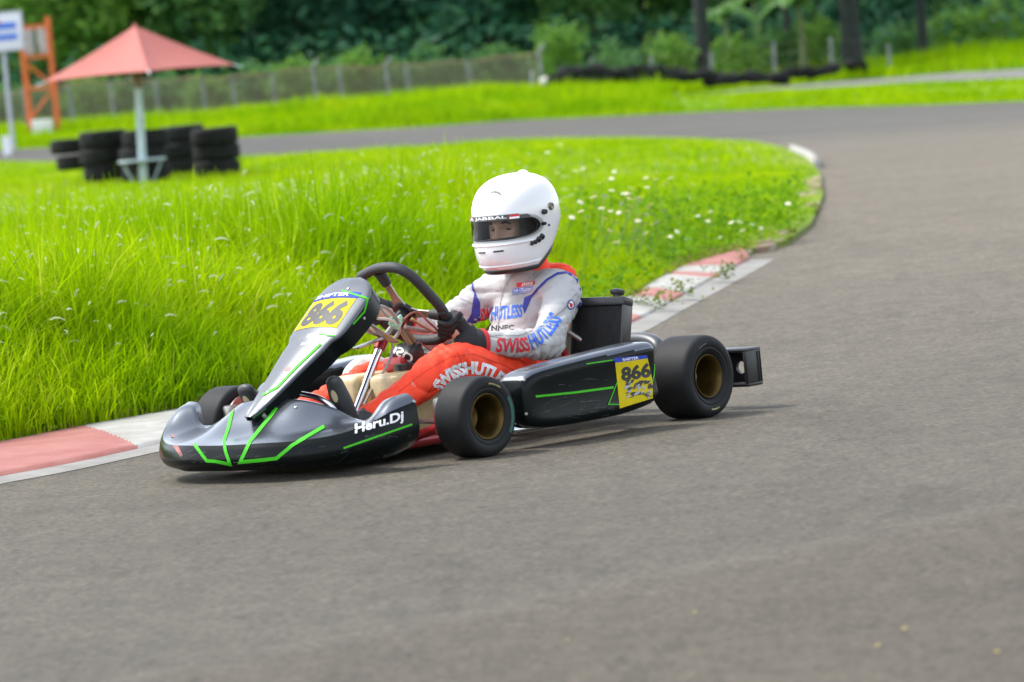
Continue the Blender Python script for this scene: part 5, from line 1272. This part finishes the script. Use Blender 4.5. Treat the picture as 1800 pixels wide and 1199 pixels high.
def make_signs():
    D = 92.0; s = FPX / D
    p0 = at(42, 85, D); p1 = at(40, 20, D); w = 3.2; h = float(p1[2] - p0[2])
    gz = float(terrain(p0[0], D)); r = empty("billboard", (p0[0], D, gz)); tag(r, "white billboard with two blue bars on posts at the left edge", "billboard")
    wh = mat("board_white", (.72, .74, .78), .5, var=.05, scale=3); bl = mat("board_blue", (.03, .15, .62), .5); rd_ = mat("board_red", (.6, .03, .04), .5); gp = mat("post_grey", (.40, .42, .46), .5)
    z0 = float(p0[2]) - gz; tl = .02
    mb = MB(); mb.box((-w / 2, 0, z0 + h / 2), (w, .06, h), bev=.006); mb.build("board", wh, r)
    mb = MB()
    for a, b, c, d in ((-w, -.015, z0 + h + .015, .03), (-w, -.015, z0 - .015, .03)): mb.box((-w / 2, -.005, c), (w + .04, .09, d), bev=.004)
    mb.box((.012, -.005, z0 + h / 2), (.03, .09, h), bev=.004); mb.build("frame", gp, r)
    for py, hh in ((43, 11), (63, 10)):
        zc = z0 + (85 - py) / s; mb = MB(); mb.box((-.11 - .9, -.034, zc), (1.8, .008, hh / s), bev=.001); mb.build("blue_bar", bl, r)
    mb = MB(); mb.box((-.60, -.034, z0 + (85 - 53) / s), (1.0, .008, 3.2 / s), bev=.001); mb.build("caption_bar", mat("board_pale", (.40, .50, .70), .5), r)
    mb = MB(); mb.box((-.55, -.0345, z0 + (85 - 36) / s), (.2, .008, .06), bev=.001); mb.build("red_mark", rd_, r)
    for x in (-.45, -2.6): mb = MB(); mb.tube([(x, .07, -.2), (x, .07, z0 + h)], .045, 12); mb.build("post", gp, r)
    # orange lattice tower
    D = 104.0; s = FPX / D; b = at(78, 224, D); r = empty("lattice_tower", (b[0], D, float(terrain(b[0], D)) - .05)); tag(r, "orange steel lattice tower with a framed box on top beside the billboard", "tower")
    om = mat("tower_orange", (.62, .13, .025), .55, var=.15, scale=6); gm = mat("tower_panel", (.42, .42, .44), .5, var=.3, scale=5)
    H = (224 - 24) / s + .2; hw = 24 / s; dp = .3
    mb = MB()
    for x in (-hw, hw):
        for y in (-dp, dp): mb.box((x, y, H / 2), (.075, .075, H), bev=.008)
    for y in (-dp, dp):
        for z in (.08, (224 - 78) / s, (224 - 133) / s, (224 - 25) / s): mb.box((0, y, z), (2 * hw, .07, .07), bev=.006)
    for x in (-hw, hw):
        for z in (.3, (224 - 78) / s, (224 - 133) / s, (224 - 25) / s): mb.box((x, 0, z), (.05, 2 * dp, .05), bev=.005)
    mb.tube([(-hw, -dp, (224 - 82) / s), (hw, -dp, (224 - 130) / s)], .032, 8); mb.tube([(hw, -dp, (224 - 136) / s), (-hw, -dp, (224 - 190) / s)], .032, 8)
    mb.build("steel_frame", om, r, smooth=False)
    for x in (-.16, .16): mb = MB(); mb.box((x * 1.0, 0, (224 - 51) / s), (.22, .3, .62), bev=.02); mb.build("lamp_box", gm, r)
    mb = MB(); mb.box((0, -dp - .1, .32), (.50, .3, .36), bev=.03); mb.build("white_box", mat("box_white", (.62, .62, .60), .5), r)
    p = at(10, 238, 88); q = empty("marker_post", (p[0], 88, float(terrain(p[0], 88)))); tag(q, "short white marker post in the grass at the left edge", "marker post")
    mb = MB(); mb.box((0, 0, .1), (.16, .10, .5), bev=.02); mb.build("post", wh, q); mb = MB(); mb.box((0, 0, .37), (.2, .13, .05), bev=.015); mb.build("cap", wh, q)
make_signs()
def make_fence():
    D = 120.0; px = [-120, -30, 40, 120, 193, 272, 354, 407, 477, 550, 595, 678, 713, 822, 947]; bent = {678, 947, 550}
    tp = [(-120, 190), (40, 152), (120, 142), (272, 136), (407, 130), (543, 115), (680, 111), (817, 103), (950, 88)]
    ty = lambda x: float(np.interp(x, [a for a, _ in tp], [b for _, b in tp]))
    r = empty("chain_link_fence", (0, D, 0)); tag(r, "grey chain link fence with thin concrete posts along the wood", "fence")
    pm = mat("fence_post", (.19, .20, .20), .8, var=.3, scale=4); top = []
    for x in px:
        t = at(x, ty(x) + 4, D); z0 = float(terrain(t[0], D)) - .1; mb = MB(); lean = random.uniform(-.05, .08)
        mb.tube([(t[0] + .05, 0, z0), (t[0], 0, t[2])] + ([(t[0] + .16, .0, t[2] + .22)] if x in bent else []), .052, 8); mb.build("post", pm, r)
    # netting: a sheet with a woven, partly see-through surface
    wm = bpy.data.materials.new("chain_link"); wm.use_nodes = True; nt = wm.node_tree; n = nt.nodes; L = nt.links.new; p = n["Principled BSDF"]
    p.inputs["Base Color"].default_value = (.17, .13, .105, 1); p.inputs["Roughness"].default_value = .7
    tc = n.new("ShaderNodeTexCoord"); outs = []
    for rz in (45, -45):
        mp = n.new("ShaderNodeMapping"); mp.inputs["Rotation"].default_value = (0, R(rz), 0); L(tc.outputs["Object"], mp.inputs[0])
        wv = n.new("ShaderNodeTexWave"); wv.bands_direction = 'X'; wv.inputs["Scale"].default_value = 6.5; L(mp.outputs[0], wv.inputs["Vector"])
        gt = n.new("ShaderNodeMath"); gt.operation = 'GREATER_THAN'; gt.inputs[1].default_value = .85; L(wv.outputs["Fac"], gt.inputs[0]); outs.append(gt.outputs[0])
    mx = n.new("ShaderNodeMath"); mx.operation = 'MAXIMUM'; L(outs[0], mx.inputs[0]); L(outs[1], mx.inputs[1]); L(mx.outputs[0], p.inputs["Alpha"])
    xs = np.linspace(-120, 950, 60); V = []
    for x in xs:
        t = at(x, ty(x) + 5 + 2 * math.sin(x * .07), D); z0 = float(terrain(t[0], D)) - .1
        for k in range(5): V.append((t[0], .06 * math.sin(x * .11 + k), z0 + (t[2] - z0) * k / 4))
    np_mesh("netting", V, grid_faces(len(xs), 5), wm, r)
    mb = MB(); mb.tube([V[5 * i + 4] for i in range(len(xs))], .02, 6); mb.build("top_wire", mat("rusty_wire", (.28, .17, .12), .8), r)
    # dark lattice: second run, only posts and wire read
    r2 = empty("wire_fence", (0, 128, 0)); tag(r2, "thin grey post and wire fence behind the long tyre wall", "fence")
    P = []
    for x, a, b in ((1040, 100, 142), (1145, 98, 142), (1250, 92, 140), (1360, 74, 125), (1460, 66, 112), (1562, 78, 100)):
        t = at(x, a, 128); q = at(x, b, 128); mb = MB(); mb.tube([(q[0], 0, min(q[2], float(terrain(q[0], 128))) - .2), (t[0], 0, t[2])], .05, 8); mb.build("post", pm, r2); P.append((t[0], 0, t[2] - .05))
    for dz in (0, -.3, -.6): mb = MB(); mb.tube([(a, b, c + dz) for a, b, c in P], .0035, 6); mb.build("wire", MATS["rusty_wire"], r2)
make_fence()
# ------------------------------------------------------------------ trees and bushes
LM = {"dark": leafmat("leaves_dark", (.017, .085, .060), (.055, .155, .080), None, .4), "mid": leafmat("leaves_mid", (.045, .150, .050), (.14, .280, .075), None, .4), "light": leafmat("leaves_light", (.08, .21, .03), (.20, .36, .06), None, .4)}  # bluish haze of the distance is put into the leaf colours
bark = mat("bark", (.016, .022, .020), .9, var=.4, scale=5, bump=.5, bscale=10)
def leaf_quads(C, s, up=.3):
    n = len(C); a = rng.normal(size=(n, 3)); a[:, 2] *= .7; a /= np.linalg.norm(a, axis=1)[:, None]; b = np.cross(a, rng.normal(size=(n, 3))); b /= np.linalg.norm(b, axis=1)[:, None] + 1e-9
    a = a * (s * rng.uniform(.6, 1.4, n))[:, None]; b = b * (s * rng.uniform(.25, .5, n))[:, None]
    V = np.stack([C - a, C + b * .9, C + a, C - b * .9], 1).reshape(-1, 3); return V, np.arange(4 * n).reshape(-1, 4)
def clumps(c, rad, nc, per, spread, s):
    """leaf centres in clumps scattered through an ellipsoid, denser on its shell"""
    d = rng.normal(size=(nc, 3)); d /= np.linalg.norm(d, axis=1)[:, None]; cc = np.array(c) + d * np.array(rad) * (rng.random(nc) ** .45)[:, None]
    q = np.repeat(cc, per, 0) + rng.normal(size=(nc * per, 3)) * np.repeat(rng.uniform(.5, 1.3, nc), per)[:, None] * spread * np.array([1, 1, .75]); return leaf_quads(q, np.full(len(q), s))
def tree(px, D, H, cr_, cz, rz_, kind, lb, trunk=.14, nc=70, per=34, name="leafy_tree", grp="trees of the wood", lean=0.0):
    x = at(px, 150, D)[0]; z = float(terrain(x, D)); r = empty(name, (x, D, z)); tag(r, lb, "tree", grp)
    mb = MB(); top = Vector((lean + random.uniform(-.3, .3), random.uniform(-.2, .2), cz + rz_ * .3)); mb.add(*stube([(0, 0, -.3), (lean * .3 + random.uniform(-.1, .1), 0, cz * .4), (lean * .7, 0, cz * .75), top], [trunk * 1.25, trunk, trunk * .8, trunk * .45], 10, 4))
    for k in range(7):
        a = random.uniform(0, 6.28); t = random.uniform(.45, .95); p = Vector((lean * t, 0, top.z * t)); q = p + Vector((math.cos(a) * cr_ * .7, math.sin(a) * cr_ * .7, random.uniform(.4, 1.4))); mb.tube([p, p.lerp(q, .5) + Vector((0, 0, -.1)), q], [trunk * .45, trunk * .3, trunk * .12], 6)
    mb.build("trunk", bark, r)
    V, F = clumps((lean, 0, cz), (cr_, cr_, rz_), nc, per, .42, .28); np_mesh("crown", V, F, LM[kind], r)
T = [(-40, 150, "mid", "mid green tree behind the billboard at the left edge"), (95, 146, "light", "light green tree behind the orange tower"), (190, 150, "light", "bushy light tree left of the parasol top"), (270, 158, "mid", "mid green tree behind the parasol's peak"), (350, 148, "mid", "bushy tree right above the parasol's right rib"), (440, 155, "dark", "dark tree behind the fence, right of the parasol"), (530, 150, "dark", "dark tree over the fence post with a bent top, left one"), (610, 158, "dark", "dark tree behind the middle of the fence"), (690, 150, "dark", "dark tree above the second bent fence post"), (780, 156, "mid", "dull green tree left of the fence's end"), (870, 148, "dark", "dark tree over the white helmet"), (950, 155, "dark", "dark tree behind the fence's end post"), (1050, 146, "mid", "mid green tree behind the left end of the tyre wall"), (1140, 154, "mid", "mid green tree left of the thick bare trunk"), (1330, 156, "mid", "leafy tree behind the banana plants"), (1420, 160, "dark", "dark tree right of the banana plants"), (1560, 150, "dark", "dark tree right of the thickest trunk"), (1650, 156, "dark", "dark tree above the upper grass bank"), (1745, 150, "light", "light green tree with big leaves at the upper right"), (1850, 152, "mid", "mid green tree at the right edge")]
for px, D, k, lb in T:
    tree(px, D, 8, random.uniform(2.0, 2.7), random.uniform(4.0, 5.4), random.uniform(2.4, 3.3), k, lb, random.uniform(.10, .17), 90, 34)
tree(1241, 131, 9, 2.2, 7.4, 2.0, "dark", "tall tree with a bare dark trunk between tyre wall and banana plants", .21, 70, 30, "tall_tree", lean=.5)
tree(1502, 134, 9, 2.4, 6.6, 2.6, "dark", "tall tree with the thickest dark trunk, at the right end of the tyre wall", .30, 90, 30, "tall_tree")
tree(1397, 140, 8, 1.9, 6.8, 1.8, "mid", "slim tree with a thin trunk right of the banana plants", .12, 60, 30, "tall_tree")
tree(1628, 140, 8, 2.0, 6.8, 2.0, "dark", "slim tree with a dark trunk over the upper grass bank", .16, 60, 30, "tall_tree")
def bush(px, D, rx, h, kind, lb, s=.12):
    x = at(px, 150, D)[0]; z = float(terrain(x, D)); V, F = clumps((0, 0, h * .45), (rx, rx * .8, h * .5), 46, 26, .22, s); o = np_mesh("bush", V, F, LM[kind]); o.location = (x, D, z); tag(o, lb, "bush", "bushes along the wood's edge")
B = [(-10, 126, 1.0, 1.6, "mid", "bush below the billboard"), (60, 128, .9, 1.4, "mid", "bush behind the feet of the orange tower"), (150, 124, .9, 1.7, "light", "light bush between orange tower and parasol"), (215, 126, .8, 1.5, "mid", "bush left of the parasol's pole"), (300, 127, .9, 1.6, "mid", "bush right of the parasol's pole"), (365, 124, .7, 1.3, "light", "light bush below the parasol's right corner"), (455, 128, .8, 1.6, "mid", "bush behind the fence right of the tyre stacks"), (515, 125, .5, 1.8, "light", "narrow light bush in the middle of the fence"), (570, 128, .9, 1.6, "mid", "bush behind the two close fence posts"), (628, 125, .5, 1.9, "light", "yellowish climber beside the bent fence post"), (740, 128, 1.0, 1.7, "mid", "bush behind the fence, left of the last span"), (870, 128, 1.1, 1.7, "mid", "bush behind the last fence span"), (985, 127, .7, 2.4, "light", "tall light bush right after the fence's end"), (1085, 131, .9, 1.5, "mid", "bush behind the upright tyres"), (1180, 131, .7, 1.9, "light", "light bush left of the bare dark trunk"), (1290, 133, .8, 1.8, "light", "light bush right of the bare dark trunk"), (1355, 136, .8, 1.8, "mid", "bush under the banana plants"), (1440, 136, .9, 2.0, "light", "light bush left of the thickest trunk"), (1580, 142, .8, 1.3, "mid", "low bush on top of the upper grass bank"), (1680, 143, 1.1, 1.8, "light", "light bush on the upper bank, second from the right edge"), (1775, 143, 1.2, 1.9, "light", "light bush on the upper bank at the right edge")]
for q in B: bush(*q)
def banana(px, D, H, n, lb, s=1.0):
    x = at(px, 150, D)[0]; z = float(terrain(x, D)); r = empty("banana_plant", (x, D, z)); tag(r, lb, "banana plant", "banana plants before the wood")
    mb = MB(); mb.tube([(0, 0, -.2), (.05, 0, H * .5), (0, 0, H)], [.13, .10, .07], 10); mb.build("stem", mat("banana_stem", (.12, .15, .06), .7, var=.3, scale=6), r)
    lm = leafmat_once("banana_leaf")
    for k in range(n):
        a = k * 2.4 + random.uniform(-.3, .3); L_ = random.uniform(1.2, 1.8) * s; up_ = random.uniform(.5, 1.2); V = []
        for i in range(13):
            t = i / 12; d = L_ * t; c = Vector((math.cos(a) * d * .8, math.sin(a) * d * .8, H + up_ * d - .75 * d * d / L_)); w = .24 * s * math.sin(math.pi * min(1, t * .93 + .06)) ** .6
            sd = Vector((-math.sin(a), math.cos(a), 0)); V += [c - sd * w + Vector((0, 0, -.06 - random.uniform(0, .05))), c, c + sd * w + Vector((0, 0, -.06 - random.uniform(0, .05)))]
        np_mesh("leaf", [tuple(v) for v in V], [(3 * i + j, 3 * i + j + 1, 3 * i + j + 4, 3 * i + j + 3) for i in range(12) for j in range(2)], lm, r, smooth=True)
_lm = {}
def leafmat_once(k):
    if k not in _lm: _lm[k] = leafmat(k, (.06, .17, .04), (.16, .30, .09), None, .4, .35)
    return _lm[k]
banana(1285, 134, 2.2, 8, "banana plant right beside the bare dark trunk"); banana(1340, 137, 2.7, 8, "tallest banana plant, in the middle of the three left ones", 1.2); banana(1415, 135, 2.4, 9, "banana plant with pale arching leaves left of the thickest trunk", 1.2); banana(1765, 146, 1.9, 9, "banana plant at the upper right over the grass bank", 1.2)
def far_wood():
    n = 66000; D = rng.uniform(162, 182, n); x = rng.uniform(-.28, .29, n) * D; z = terrain(x, D) + rng.random(n) * 13
    V, F = leaf_quads(np.stack([x, D, z], 1), np.full(n, .55)); o = np_mesh("far_wood", V, F, LM["dark"]); tag(o, kind="stuff")
    n = 14000; D = rng.uniform(140, 160, n); x = rng.uniform(-.28, .29, n) * D; z = terrain(x, D) + rng.random(n) ** 1.5 * 2.6
    V, F = leaf_quads(np.stack([x, D, z], 1), np.full(n, .24)); o = np_mesh("undergrowth", V, F, LM["dark"]); tag(o, kind="stuff")
far_wood()
